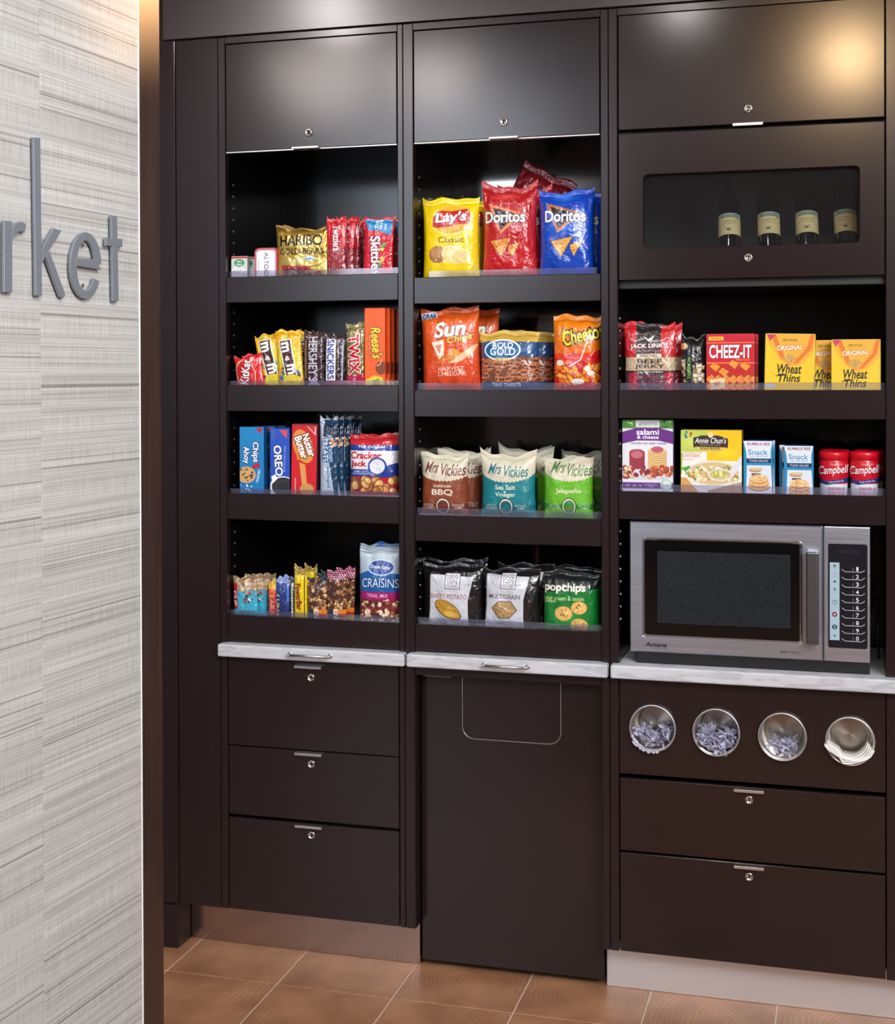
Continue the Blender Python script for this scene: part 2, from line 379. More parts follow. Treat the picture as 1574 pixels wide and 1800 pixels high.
def pins(x, zs, parent, y=YF+.05):
    bm = bmesh.new()
    for z in zs:
        for yy in (y,):
            bm_cyl(bm, (x-.001, yy, z), (x+.0012, yy, z), .0030, n=8)
    o = bmobj('shelf_pin_holes', bm, M_SATIN, parent); o['kind'] = 'stuff'; o['label'] = 'column of small metal shelf pin sleeves'; return o
def shelf(x0, x1, z1, z0, parent):
    s = box('shelf', x0, x1, YF+.020, CB-.012, z1-.030, z1-.012, M_INT, parent)
    box('shelf_lip', x0+.0005, x1-.0005, YF+.0015, YF+.0195, z0, z1, M_LAM, s, bev=.0015)
def carcass(name, xa, xb, x0, x1, zt, label, mid=True):
    """xa..xb outer, x0..x1 clear opening"""
    t = empty(name, ((xa+xb)/2, YF, .115), label, 'cabinet', 'built-in market cabinets')
    inv = Vector(t.location)
    class Off: pass
    return t
def shift(root):
    """children were modelled in world coordinates: bring them under the root"""
    L = root.location.copy()
    for c in root.children: c.location = Vector(c.location)-L
ZR = 2.3680
XA, A0, A1_, XAB = -1.5490, -1.5292, -1.0627, -1.0482
B0, B1_, XBC = -1.0218, -.5532, -.5340
C0, C1_, XC = -.5124, .0985, .1210
gap = .0022
def common(t, xa, x0, x1, xb, ztop_door0, ztop_door1, xe=None):
    box('side_panel', xa+.0002, x0, YF+.0190, CB, .115, ZR-.02, M_INT, t)
    box('side_panel', x1, xb-.0002, YF+.0190, CB, .115, ZR-.02, M_INT, t)
    box('stile', xa+.0004, x0, YF, YF+.0188, .115, ZR-.0002, M_LAM, t, bev=.0015)
    box('stile', x1, xb-.0004, YF, YF+.0188, .115, ZR-.0002, M_LAM, t, bev=.0015)
    box('top_rail', x0, x1, YF, YF+.0188, 2.3500, ZR-.0002, M_LAM, t, bev=.001)
    box('back_panel', xa+.0002, xb-.0002, CB, CB+.012, .115, ZR-.02, M_BACKP if t.name.startswith('chip') else M_INT, t)
    return t
# --- left cabinet
ca = empty('snack_cabinet', ((XA+XAB)/2, YF, .115), 'dark left snack cabinet with three drawers below and four shelves of candy', 'cabinet', 'built-in market cabinets')
common(ca, XA, A0, A1_, XAB, 0, 0)
d = box('door', A0+gap, A1_-gap, YF+.001, YF+.019, 2.0720, 2.3480, M_DOOR, ca); lock(-1.2984, 2.1106, d); pull(-1.340, -1.268, 2.0690, d, False)
box('door_edge_strip', A0+gap, A1_-gap, YF+.0015, YF+.018, 2.0685, 2.0715, M_SATIN, d, bev=.0005)
box('fixed_top', A0, A1_, YF+.022, CB, 2.0750, 2.0930, M_INT, ca)
for a_, b_ in ((1.7493, 1.6826), (1.4703, 1.4032), (1.1910, 1.1238), (.8765, .8095)): shelf(A0, A1_, a_, b_, ca)
for i, (z0, z1) in enumerate(((.5410, .7680), (.3615, .5385), (.1160, .3535))):
    dr = box('drawer', A0+gap, A1_-gap, YF+.001, YF+.019, z0, z1, M_DOOR, ca)
    lock(-1.2985, (.7271, .5068, .3256)[i], dr); pull(-1.3395, -1.2665, (.7560, .5345, .3500)[i], dr, True)
box('filler_panel', -1.6680, XA-.0010, YF+.0008, YF+.019, .115, ZR-.0002, M_LAM, ca, bev=.0006)
kk = box('toe_kick', -1.6660, XAB+.018, 3.395, 3.41, .0005, .1145, M_KICK, ca, bev=.0008)
pins(A0, [z for z in np.arange(.905, 2.0, .0302) if all(not (b_-.02 < z < a_+.004) for a_, b_ in ((1.7493, 1.6826), (1.4703, 1.4032), (1.1910, 1.1238), (.8765, .8095)))], ca)
shift(ca)
# --- middle cabinet
cb = empty('chip_cabinet', ((XAB+XBC)/2, YF, .115), 'dark middle cabinet with four shelves of chip bags above a tall recessed door', 'cabinet', 'built-in market cabinets')
common(cb, XAB, B0, B1_, XBC, 0, 0)
d = box('door', B0+gap, B1_-gap, YF+.001, YF+.019, 2.0720, 2.3480, M_DOOR, cb); lock(-.7904, 2.1117, d); pull(-.825, -.753, 2.0690, d, False)
box('door_edge_strip', B0+gap, B1_-gap, YF+.0015, YF+.018, 2.0685, 2.0715, M_SATIN, d, bev=.0005)
box('fixed_top', B0, B1_, YF+.022, CB, 2.0750, 2.0930, M_INT, cb)
LB = ((1.7374, 1.6717), (1.4580, 1.3915), (1.1478, 1.0824), (.8767, .8095))
for a_, b_ in LB: shelf(B0, B1_, a_, b_, cb)
pins(B0, [z for z in np.arange(.905, 2.0, .0302) if all(not (b_-.02 < z < a_+.004) for a_, b_ in LB)], cb)
box('header_rail', B0, B1_, YF+.003, YF+.019, .7480, .7720, M_LAM, cb)
dx0, dx1 = B0+.0012, B1_-.0040
fl = (-.9125, -.6640, .5870, .7300)
ld = bpy.data.objects.new('lower_door', None)
# the tall door is one slab with a U-shaped slot; the flap sits inside it
bm = bmesh.new()
bm_box(bm, dx0, fl[0]-.001, 3.380, 3.398, .020, .7470, .001)
bm_box(bm, fl[1]+.001, dx1, 3.380, 3.398, .020, .7470, .001)
bm_box(bm, fl[0]-.001, fl[1]+.001, 3.380, 3.398, .020, fl[2]-.001, 0)
bm_box(bm, fl[0]-.001, fl[1]+.001, 3.380, 3.398, fl[3]+.004, .7470, 0)
bm.free()
out = rrect(dx0, dx1, .020, .7470, .0005, 6); inn = rrect(fl[0]-.0016, fl[1]+.0016, fl[2]-.0016, .7400, .03, 6, (.001, .001, .030, .030))
ldo = ring_plate('lower_door', out, inn, 3.380, 3.398, M_DOOR, cb)
ring_plate('flap_edge_line', rrect(fl[0]-.0015, fl[1]+.0015, fl[2]-.0015, .7399, .03, 6, (.001, .001, .030, .030)), rrect(fl[0], fl[1], fl[2], .7385, .028, 6, (.001, .001, .0285, .0285)), 3.3797, 3.396, M_SATIN, ldo, bev=.0002)
plate('trash_flap', rrect(fl[0]+.0003, fl[1]-.0003, fl[2]+.0003, .7380, .028, 6, (.001, .001, .0282, .0282)), 3.3802, 3.396, M_DOOR, ldo)
pull(-1.0110, -.9390, .7440, ldo, True, 3.380)
shift(cb)
# --- right cabinet
cc = empty('microwave_cabinet', ((XBC+XC)/2, YF, .115), 'wide dark right cabinet with a glass door, microwave niche and cup panel', 'cabinet', 'built-in market cabinets')
common(cc, XBC, C0, C1_, XC, 0, 0)
box('end_stile', XC+.0004, .338, YF+.0005, YF+.0188, .115, ZR-.0002, M_LAM, cc, bev=.001)
d = box('door', C0+gap, C1_-gap, YF+.001, YF+.019, 2.0775, 2.3490, M_DOOR, cc); lock(-.2065, 2.1119, d); pull(-.2415, -.1725, 2.0755, d, True)
gx0_, gx1_, gz0, gz1 = -.4515, .0415, 1.7945, 1.9690
gd = ring_plate('glass_door', rrect(C0+gap, C1_-gap, 1.7195, 2.0680, .0006, 6), rrect(gx0_, gx1_, gz0, gz1, .012, 6), YF+.001, YF+.019, M_DOOR, cc, bev=.0012)
plate('glass_pane', rrect(gx0_-.006, gx1_+.006, gz0-.006, gz1+.006, .014, 6), YF+.0195, YF+.0225, M_GLASS, gd)
lock(-.2070, 1.7657, gd)
box('fixed_shelf', C0, C1_, YF+.024, CB, 2.0600, 2.0780, M_INT, cc)
M_WINE = plain('dim_olive_laminate', (26, 28, 26), .5)
ws = box('wine_shelf', C0, C1_, YF+.024, CB, 1.7000, 1.7250, M_WINE, cc)
for i in range(14): box('cradle_slat', C0+.012+i*.0435, C0+.024+i*.0435, YF+.06, CB-.01, 1.7252, 1.7330, laminate('walnut_slat', (60, 44, 36), (80, 60, 50), .4) if i == 0 else bpy.data.materials['walnut_slat'], ws, bev=.001)
box('wine_back', C0+.001, C1_-.001, CB-.008, CB-.001, 1.726, 2.059, M_WINE, cc)
box('wine_side', C0+.001, C0+.006, YF+.03, CB-.009, 1.726, 2.059, plain('room_reflection_tint', (84, 92, 88), .5), cc)  # lighter green-grey stands in for the room's reflection
for a_, b_ in ((1.4580, 1.3905), (1.2165, 1.1495)): shelf(C0, C1_, a_, b_, cc)
pins(C0, [z for z in np.arange(.905, 1.64, .0302) if all(not (b_-.02 < z < a_+.004) for a_, b_ in ((1.4580, 1.3905), (1.2165, 1.1495)))], cc, YF+.035)
cupx = (-.4310, -.2822, -.1315, .0193); cupz = .6562; CR = .0560
# cup panel with four round holes
def holed_panel():
    bm = bmesh.new(); x0, x1, z0, z1 = C0+gap, C1_-gap, .5420, .7700; n = 32
    xs = [x0]+[(a+b)/2 for a, b in zip(cupx, cupx[1:])]+[x1]
    for k, cx in enumerate(cupx):
        a, b = xs[k], xs[k+1]; R = .0543
        def sq(t):
            c, s = math.cos(t), math.sin(t); q = []
            if abs(c) > 1e-9: q.append(((b if c > 0 else a)-cx)/c)
            if abs(s) > 1e-9: q.append(((z1 if s > 0 else z0)-cupz)/s)
            r = min(q); return cx+r*c, cupz+r*s
        cor = [math.atan2(zz-cupz, xx-cx) % (2*PI) for xx in (a, b) for zz in (z0, z1)]
        ts = sorted(set([2*PI*i/n for i in range(n)]+cor)); m = len(ts)
        for (yy, fl_) in ((YF+.002, 0), (YF+.020, 1)):
            o = [bm.verts.new((sq(t)[0], yy, sq(t)[1])) for t in ts]; h = [bm.verts.new((cx+R*math.cos(t), yy, cupz+R*math.sin(t))) for t in ts]
            for i in range(m): bm.faces.new((o[i], o[(i+1) % m], h[(i+1) % m], h[i]))
            if fl_ == 0: hf = h
            else:
                for i in range(m): bm.faces.new((hf[i], hf[(i+1) % m], h[(i+1) % m], h[i]))
    return bmobj('cup_panel', bm, M_DOOR, cc)
holed_panel()
for i, (z0, z1) in enumerate(((.3575, .5305), (.1160, .3520))):
    dr = box('drawer', C0+gap, C1_-gap, YF+.001, YF+.019, z0, z1, M_DOOR, cc)
    lock(-.2075, (.5021, .3224)[i], dr); pull(-.2420, -.1730, (.5262, .3474)[i], dr, True)
box('toe_kick', XBC-.0195, XC+.2, 3.395, 3.41, .0005, .1145, M_KICK2, cc, bev=.0008)
shift(cc)
# --- counters
def counter(x0, x1, label, z0=.7738, z1=.8058, handle=None, yb=YF-.0004):
    bm = bmesh.new(); bm_box(bm, x0, x1, 3.300, yb, z0, z1, .004, 3)
    o = bmobj('worktop', bm, M_COUNTER); o.name = 'worktop'; tag(o, label, 'countertop', 'pale grey worktop boards')
    return o
def fullcounter(x0, x1, c0, c1, label, handle):
    """board whose front nose is wider than the part that runs back between the stiles"""
    bm = bmesh.new(); pts = [(x0, 3.300), (x1, 3.300), (x1, YF-.0006), (c1, YF-.0006), (c1, CB-.02), (c0, CB-.02), (c0, YF-.0006), (x0, YF-.0006)]
    v0 = [bm.verts.new((p[0], p[1], .7738)) for p in pts]; v1 = [bm.verts.new((p[0], p[1], .8058)) for p in pts]; n = len(pts)
    for i in range(n): bm.faces.new((v0[i], v0[(i+1) % n], v1[(i+1) % n], v1[i]))
    bm.faces.new(v0[::-1]); bm.faces.new(v1)
    bmesh.ops.recalc_face_normals(bm, faces=bm.faces)
    es = [e for e in bm.edges if max(v.co.y for v in e.verts) < YF and not (abs(e.verts[0].co.y-e.verts[1].co.y) > .01 and False)]
    bmesh.ops.bevel(bm, geom=es, offset=.0045, segments=3, profile=.5, affect='EDGES')
    o = bmobj('worktop', bm, M_COUNTER); tag(o, label, 'countertop', 'pale grey worktop boards')
    if handle:
        a, b, z = handle; r = .0032
        bm = bmesh.new(); yy = 3.281
        bm_cyl(bm, (a+.006, yy, z), (b-.006, yy, z), r, n=12)
        for e, s in ((a, 1), (b, -1)):
            prev = None
            for k in range(6):
                t = k/5*PI/2; p = Vector((e+s*(.006-.006*math.sin(t)), yy+.006-.006*math.cos(t), z))
                if prev is not None: bm_cyl(bm, prev, p, r, n=12)
                prev = p
            bm_cyl(bm, prev, (e, 3.3004, z), r, n=12); bm_cyl(bm, (e, 3.2975, z), (e, 3.3005, z), .0055, n=14)
        bmobj('handle', bm, M_SATIN, o, True)
    return o
hx = [onY(505, 1154, 3.28)[0], onY(576, 1156, 3.28)[0], onY(848, 1172, 3.28)[0], onY(925, 1177, 3.28)[0]]
fullcounter(-1.5438, -1.0415, A0+.001, A1_-.001, 'left pale grey pull-out worktop with a bar handle, above the three drawers', (hx[0], hx[1], .7915))
fullcounter(-1.0357, -.5350, B0+.001, B1_-.001, 'middle pale grey pull-out worktop with a bar handle, above the recessed door', (hx[2], hx[3], .7915))
fullcounter(-.5283, .335, C0+.001, C1_-.001, 'right pale grey worktop without a handle, carrying the microwave', None)
# ------------------------------------------------------------------ microwave
MY = 3.337
def mp(cx, cy): return onY(1070+cx*.3202, 890+cy*.3202, MY)
mx0, mx1, mz0, mz1 = -.4870, .0640, .8340, 1.1452
mw = empty('microwave', ((mx0+mx1)/2, MY, .8062), 'stainless steel microwave with black keypad standing in the right cabinet niche', 'microwave')
M_MBODY = plain('dark_grey_enamel', (58, 58, 60), .45)
box('body', mx0+.004, mx1-.004, MY+.030, 3.675, mz0, mz1-.003, M_MBODY, mw, bev=.003, seg=2)
seam = mp(1180, 480)[0]
wa, wb = mp(191, 172), mp(1062, 765); wz0 = mp(191, 712)[1]; wz1 = wa[1]
ow = rrect(wa[0], wb[0], wz0, wz1, .006, 6); iw = rrect(wa[0]+.0045, wb[0]-.0045, wz0+.0045, wz1-.0045, .004, 6)
dr = ring_plate('door', rrect(mx0, seam-.0008, mz0, mz1, .003, 6), ow, MY, MY+.029, M_STEEL, mw, bev=.0028)
ring_plate('window_rim', ow, iw, MY-.0025, MY+.012, M_CHROME, dr, bev=.0018)
plate('window_glass', iw, MY+.002, MY+.008, plain('black_door_glass', (9, 9, 11), .06, spec=.6), dr)
sa = mp(268, 245); sb = mp(1000, 680)
m, N, L, b = newmat('perforated_screen'); b.inputs['Roughness'].default_value = .35; b.inputs['Specular IOR Level'].default_value = .12
co = N.new('ShaderNodeTexCoord'); v = N.new('ShaderNodeTexVoronoi'); v.inputs['Scale'].default_value = 330; L.new(co.outputs['Object'], v.inputs['Vector'])
r = N.new('ShaderNodeValToRGB'); r.color_ramp.elements[0].color = lin((16, 18, 21)); r.color_ramp.elements[1].color = lin((40, 44, 48)); r.color_ramp.elements[0].position = .25; r.color_ramp.elements[1].position = .5
L.new(v.outputs['Distance'], r.inputs[0]); L.new(r.outputs[0], b.inputs['Base Color'])
plate('window_screen', rrect(sa[0], sb[0], mp(268, 640)[1], sa[1], .002, 4), MY+.0012, MY+.0022, m, dr)
ha, hb = mp(1088, 235), mp(1156, 778)
bm = bmesh.new(); bm_box(bm, ha[0], hb[0], MY-.034, MY-.022, hb[1]+.012, ha[1]-.002, .004, 3)
h_ = bmobj('handle', bm, M_HANDLE, dr)
box('handle_post', ha[0]+.002, hb[0]-.002, MY-.024, MY+.001, ha[1]-.014, ha[1]-.003, M_STEEL, h_, bev=.001)
box('handle_post', ha[0]+.002, hb[0]-.002, MY-.024, MY+.001, hb[1]+.013, hb[1]+.024, M_STEEL, h_, bev=.001)
bm = bmesh.new(); bm_box(bm, seam+.0008, mx1, MY, MY+.029, mz0, mz1, .0028, 3); cp = bmobj('control_side', bm, M_STEEL, mw)
ka, kb = onY(1440+140*.11665, 950+45*.11665, MY), onY(1440+735*.11665, 950+1640*.11665, MY)
kz0 = onY(1440+140*.11665, 950+1610*.11665, MY)[1]
# ------------------------------------------------------------------ printed artwork (drawn here, pixel by pixel, as flat print)
_GL = {}
def glyphs(s, bold):
    """triangles of a string set in the built-in font, normalised to its own bounding box"""
    k = (s, bold)
    if k in _GL: return _GL[k]
    cu = bpy.data.curves.new('txt', 'FONT'); cu.body = s; cu.size = 1; cu.offset = bold*.45; cu.resolution_u = 3; cu.fill_mode = 'FRONT'
    cu.space_line = .9; cu.align_x = 'CENTER'
    o = bpy.data.objects.new('txt', cu)
    me = o.to_mesh(); me.calc_loop_triangles()
    co = np.array([v.co[:2] for v in me.vertices], dtype=np.float64).reshape(-1, 2)
    tr = np.array([t.vertices[:] for t in me.loop_triangles], dtype=np.int64).reshape(-1, 3)
    o.to_mesh_clear(); bpy.data.objects.remove(o); bpy.data.curves.remove(cu)
    mn = co.min(0); mx = co.max(0); co = (co-mn)/np.maximum(mx-mn, 1e-6); co[:, 1] = 1-co[:, 1]
    _GL[k] = co[tr]; return _GL[k]
class Art:
    def __init__(s, x0, y0, x1, y1, base, k):
        s.x0, s.y0, s.k = x0, y0, k; s.w = max(8, int((x1-x0)*k)); s.h = max(8, int((y1-y0)*k))
        s.a = np.zeros((s.h, s.w, 3)); s.a[:] = base; s.rng = np.random.RandomState(int(abs(x0*7+y0*3)) % 9999)
    def _c(s, x, y): return (x-s.x0)*s.k, (y-s.y0)*s.k
    def _bb(s, xs, ys):
        return max(0, int(min(xs))-1), min(s.w, int(max(xs))+2), max(0, int(min(ys))-1), min(s.h, int(max(ys))+2)
    def _put(s, m, i0, i1, j0, j1, col, al=1):
        if i1 <= i0 or j1 <= j0: return
        reg = s.a[j0:j1, i0:i1]; mm = (m*al)[..., None]; reg[:] = reg*(1-mm)+np.array(col, float)*mm
    def R(s, x0, y0, x1, y1, col, al=1):
        a, b = s._c(x0, y0); c, d = s._c(x1, y1); i0, i1, j0, j1 = [int(round(v)) for v in (a, c, b, d)]
        i0, i1, j0, j1 = max(i0, 0), min(i1, s.w), max(j0, 0), min(j1, s.h)
        if i1 > i0 and j1 > j0: s.a[j0:j1, i0:i1] = s.a[j0:j1, i0:i1]*(1-al)+np.array(col, float)*al
        return s
    def E(s, cx, cy, rx, ry, col, rot=0, al=1, soft=0):
        a, b = s._c(cx, cy); rx *= s.k; ry *= s.k; q = max(rx, ry)
        i0, i1, j0, j1 = s._bb([a-q, a+q], [b-q, b+q])
        if i1 <= i0 or j1 <= j0: return s
        X, Y = np.meshgrid(np.arange(i0, i1)+.5-a, np.arange(j0, j1)+.5-b); c, d = math.cos(math.radians(rot)), math.sin(math.radians(rot))
        U = (X*c+Y*d)/rx; V = (-X*d+Y*c)/ry; r = np.sqrt(U*U+V*V)
        m = np.clip((1-r)/max(soft, 1e-3) if soft else (1-r)*min(rx, ry)+.5, 0, 1); s._put(m, i0, i1, j0, j1, col, al); return s
    def P(s, pts, col, al=1):
        p = [s._c(*q) for q in pts]; xs = [q[0] for q in p]; ys = [q[1] for q in p]; i0, i1, j0, j1 = s._bb(xs, ys)
        if i1 <= i0 or j1 <= j0: return s
        X, Y = np.meshgrid(np.arange(i0, i1)+.5, np.arange(j0, j1)+.5); m = np.zeros(X.shape, bool)
        for (ax, ay), (bx, by) in zip(p, p[1:]+p[:1]):
            if ay == by: continue
            m ^= ((Y > min(ay, by)) & (Y <= max(ay, by)) & (X < ax+(Y-ay)*(bx-ax)/(by-ay)))
        s._put(m.astype(float), i0, i1, j0, j1, col, al); return s
    def L(s, pts, wd, col, al=1):
        for (ax, ay), (bx, by) in zip(pts, pts[1:]):
            d = math.hypot(bx-ax, by-ay) or 1; nx, ny = -(by-ay)/d*wd/2, (bx-ax)/d*wd/2
            s.P([(ax+nx, ay+ny), (bx+nx, by+ny), (bx-nx, by-ny), (ax-nx, ay-ny)], col, al)
        return s
    def T(s, txt, cx, cy, w, h, col, rot=0, sh=0, bold=0, out=None, ow=4, arc=0):
        g = glyphs(txt, bold)-.5; g = g*np.array([w, h]); g[..., 0] -= g[..., 1]*sh
        if arc: g[..., 1] += arc*(g[..., 0]/(w/2))**2
        c, d = math.cos(math.radians(rot)), math.sin(math.radians(rot))
        X = (g[..., 0]*c-g[..., 1]*d+cx-s.x0)*s.k; Y = (g[..., 0]*d+g[..., 1]*c+cy-s.y0)*s.k
        pad = int(ow*s.k)+2
        i0, i1, j0, j1 = max(0, int(X.min())-pad), min(s.w, int(X.max())+pad+1), max(0, int(Y.min())-pad), min(s.h, int(Y.max())+pad+1)
        if i1 <= i0 or j1 <= j0: return s
        M = np.zeros((j1-j0, i1-i0), bool)
        for xs, ys in zip(X-i0, Y-j0):
            a0, a1, b0, b1 = max(0, int(xs.min()-.5)), min(i1-i0, int(xs.max()+1.5)), max(0, int(ys.min()-.5)), min(j1-j0, int(ys.max()+1.5))
            if a1 <= a0 or b1 <= b0: continue
            PX = np.arange(a0, a1)[None, :]+.5; PY = np.arange(b0, b1)[:, None]+.5
            e0 = (xs[1]-xs[0])*(PY-ys[0])-(ys[1]-ys[0])*(PX-xs[0]); e1 = (xs[2]-xs[1])*(PY-ys[1])-(ys[2]-ys[1])*(PX-xs[1]); e2 = (xs[0]-xs[2])*(PY-ys[2])-(ys[0]-ys[2])*(PX-xs[2])
            M[b0:b1, a0:a1] |= ((e0 >= 0) & (e1 >= 0) & (e2 >= 0)) | ((e0 <= 0) & (e1 <= 0) & (e2 <= 0))
        if out is not None:
            r = max(1, int(round(ow*s.k))); D = M.copy()
            for dx in range(-r, r+1):
                for dy in range(-r, r+1):
                    if dx*dx+dy*dy <= r*r+1: D |= np.roll(np.roll(M, dx, 1), dy, 0)
            s._put(D.astype(float), i0, i1, j0, j1, out)
        s._put(M.astype(float), i0, i1, j0, j1, col); return s
    def B(s, x0, y0, x1, y1, n, r0, r1, cols, asp=.7, edge=None):
        """n little food pieces scattered in a region"""
        for _ in range(n):
            x, y, r = s.rng.uniform(x0, x1), s.rng.uniform(y0, y1), s.rng.uniform(r0, r1); c = cols[s.rng.randint(len(cols))]; ro = s.rng.uniform(0, 180)
            if edge: s.E(x, y, r*1.18, r*asp*1.25, edge, ro)
            s.E(x, y, r, r*asp, c, ro); s.E(x-r*.2, y-r*.25, r*.45, r*.3, tuple(min(255, v*1.25+12) for v in c), ro, .7)
        return s
    def G(s, x0, y0, x1, y1, c0, c1):
        n = 24
        for i in range(n):
            t = (i+.5)/n; s.R(x0, y0+(y1-y0)*i/n, x1, y0+(y1-y0)*(i+1)/n+.5/s.k, tuple(a+(b-a)*t for a, b in zip(c0, c1)))
        return s
    def noise(s, amp):
        f = s.rng.normal(0, amp, (s.h//3+1, s.w//3+1, 1)); f = np.repeat(np.repeat(f, 3, 0), 3, 1)[:s.h, :s.w]; s.a += f; return s
    def image(s, name):
        a = s.a; h2, w2 = s.h//2*2, s.w//2*2; a = a[:h2, :w2].reshape(h2//2, 2, w2//2, 2, 3).mean((1, 3)); a = np.clip(a/255, 0, 1)
        im = bpy.data.images.new(name, w2//2, h2//2); px = np.ones((h2//2, w2//2, 4), np.float32); px[..., :3] = a[::-1]
        im.pixels.foreach_set(px.ravel()); im.update(); im.pack(); return im
def printed(name, im, rough=.4, coat=0.0, crinkle=0.0, metal=0.0, sc=30, mul=1.0):
    m, N, L, b = newmat(name)
    t = N.new('ShaderNodeTexImage'); t.image = im; t.extension = 'EXTEND'
    uv = N.new('ShaderNodeUVMap'); uv.uv_map = 'UVMap'; L.new(uv.outputs[0], t.inputs[0]); L.new(t.outputs[0], b.inputs['Base Color'])
    b.inputs['Roughness'].default_value = rough; b.inputs['Coat Weight'].default_value = coat; b.inputs['Coat Roughness'].default_value = .1
    b.inputs['Metallic'].default_value = metal
    if crinkle:
        co = N.new('ShaderNodeTexCoord'); n = N.new('ShaderNodeTexNoise'); n.inputs['Scale'].default_value = sc; n.inputs['Detail'].default_value = 3; n.inputs['Distortion'].default_value = 1.5
        v = N.new('ShaderNodeTexVoronoi'); v.inputs['Scale'].default_value = sc*1.1; v.feature = 'SMOOTH_F1'
        L.new(co.outputs['Object'], n.inputs['Vector']); L.new(n.outputs['Color'], v.inputs['Vector'])
        bp = N.new('ShaderNodeBump'); bp.inputs['Strength'].default_value = crinkle; bp.inputs['Distance'].default_value = .01
        L.new(n.outputs['Fac'], bp.inputs['Height']); L.new(bp.outputs['Normal'], b.inputs['Normal']); L.new(bp.outputs['Normal'], b.inputs['Coat Normal'])
    return m
# ------------------------------------------------------------------ packages
CROP = {'A1': (380, 340, .21601), 'A2': (380, 530, .21601), 'A3': (380, 720, .21601), 'A4': (380, 920, .21601),
        'B1': (710, 220, .23507), 'B2': (710, 520, .23507), 'B3': (710, 740, .23507), 'B4': (710, 950, .23507),
        'C2': (1070, 540, .16518), 'D2': (1310, 540, .16773), 'C3': (1070, 720, .16518), 'D3': (1290, 720, .18043), 'C4': (1070, 890, .32020)}
LIP = {'A1': 1.7493, 'A2': 1.4703, 'A3': 1.1910, 'A4': .8765, 'B1': 1.7374, 'B2': 1.4580, 'B3': 1.1478, 'B4': .8767, 'C2': 1.4580, 'D2': 1.4580, 'C3': 1.2165, 'D3': 1.2165}
def bag_mesh(W, H, D, seed, pinch=.05, ear=.012, gusset=False, wr=1.0, sealf=.07, nu=30, nv=38, uvbox=None):
    rs = np.random.RandomState(seed)
    ks = [(rs.uniform(2, 13), rs.uniform(-7, 7), rs.uniform(0, 6.28), rs.uniform(.3, 1)) for _ in range(9)]
    ku = [(rs.uniform(8, 26), rs.uniform(0, 6.28), rs.uniform(.4, 1)) for _ in range(5)]
    def surf(u, v, side):
        a = np.abs(2*v-1); prof = np.clip(1-a**4.2, 0, 1)**.62
        if gusset: prof = np.where(v < .5, np.clip(1-(a*.93)**7, 0, 1)**.5, np.clip(1-a**2.2, 0, 1)**.8)
        env = np.clip(1-np.abs(u)**2.6, 0, 1)**.55
        t = D/2*env*prof
        n = sum(q*np.sin(fx*u+fy*v*2+ph+side*1.7) for fx, fy, ph, q in ks)/4.5
        m = sum(q*np.sin(f*u+ph+side) for f, ph, q in ku)/2.2
        e = np.exp(-(1-v)/.16)+np.exp(-v/.14)
        t = t+wr*D*(.055*n*env*prof**.3+.085*m*e*env*prof**.4)
        return np.maximum(t, .0006)
    hw = lambda v: W/2*(1-pinch*np.sin(np.pi*np.clip(v, 0, 1))**.7)
    v1 = 1-sealf
    def grid(va, vb, n, side, thin):
        v, u = np.meshgrid(np.linspace(va, vb, n+1), np.sin(np.linspace(-np.pi/2, np.pi/2, nu+1)), indexing='ij')
        vb_ = v/v1 if not thin else np.ones_like(v)
        t = surf(u, np.clip(v/v1, 0, 1), side) if not thin else np.full_like(v, .0006)
        x = u*hw(v)
        z = v*H+ear*np.abs(u)**5*np.clip((v-.6)/.4, 0, 1)**2+(.004*np.sin(3.1*u+seed)+.003*np.sin(7*u+seed*2))*np.clip((v-.75)/.25, 0, 1)
        cy = .02*D*np.sin(2.5*u+seed) * v
        if thin: cy = cy+.0007*np.sin(v*H*2600)+.0015*np.sin(6*u+seed)*((v-v1)/(1-v1))
        y = cy-side*t
        return np.stack([x, y, z], -1).reshape(-1, 3), np.stack([(x/W+.5), z/H], -1).reshape(-1, 2)
    def build(va, vb, n, thin):
        f, uf = grid(va, vb, n, 1, thin); b, ub = grid(va, vb, n, -1, thin); m = nu+1; V = np.vstack([f, b]); off = len(f); F = []
        for j in range(n):
            for i in range(nu):
                a = j*m+i; F.append((a, a+1, a+m+1, a+m)); a += off; F.append((a, a+m, a+m+1, a+1))
        for j in range(n):
            for i in (0, nu):
                a, b_ = j*m+i, (j+1)*m+i; q = (a, a+off, b_+off, b_) ; F.append(q if i == nu else q[::-1])
        for i in range(nu):
            F.append((i, i+off, i+1+off, i+1)); a = n*m+i; F.append((a+1, a+1+off, a+off, a))
        return V, F, np.vstack([uf, ub])
    return build(0, v1, nv, False), build(v1, 1, 5, True)
PROD = []
def place(name, row, bx, Yc):
    ox, oy, s = CROP[row]; x0, y0, x1 = bx; z0 = LIP[row]-.0108
    pxm = ox+(x0+x1)/2*s; pyt = oy+y0*s
    X0, _ = onY(ox+x0*s, pyt, Yc); X1, _ = onY(ox+x1*s, pyt, Yc); zt = onY(pxm, pyt, Yc)[1]
    pyb = proj((X0+X1)/2, Yc, z0)[1]; yb = (pyb-oy)/s
    return (X0+X1)/2, X1-X0, z0, zt-z0, yb
CUR = ['A1']
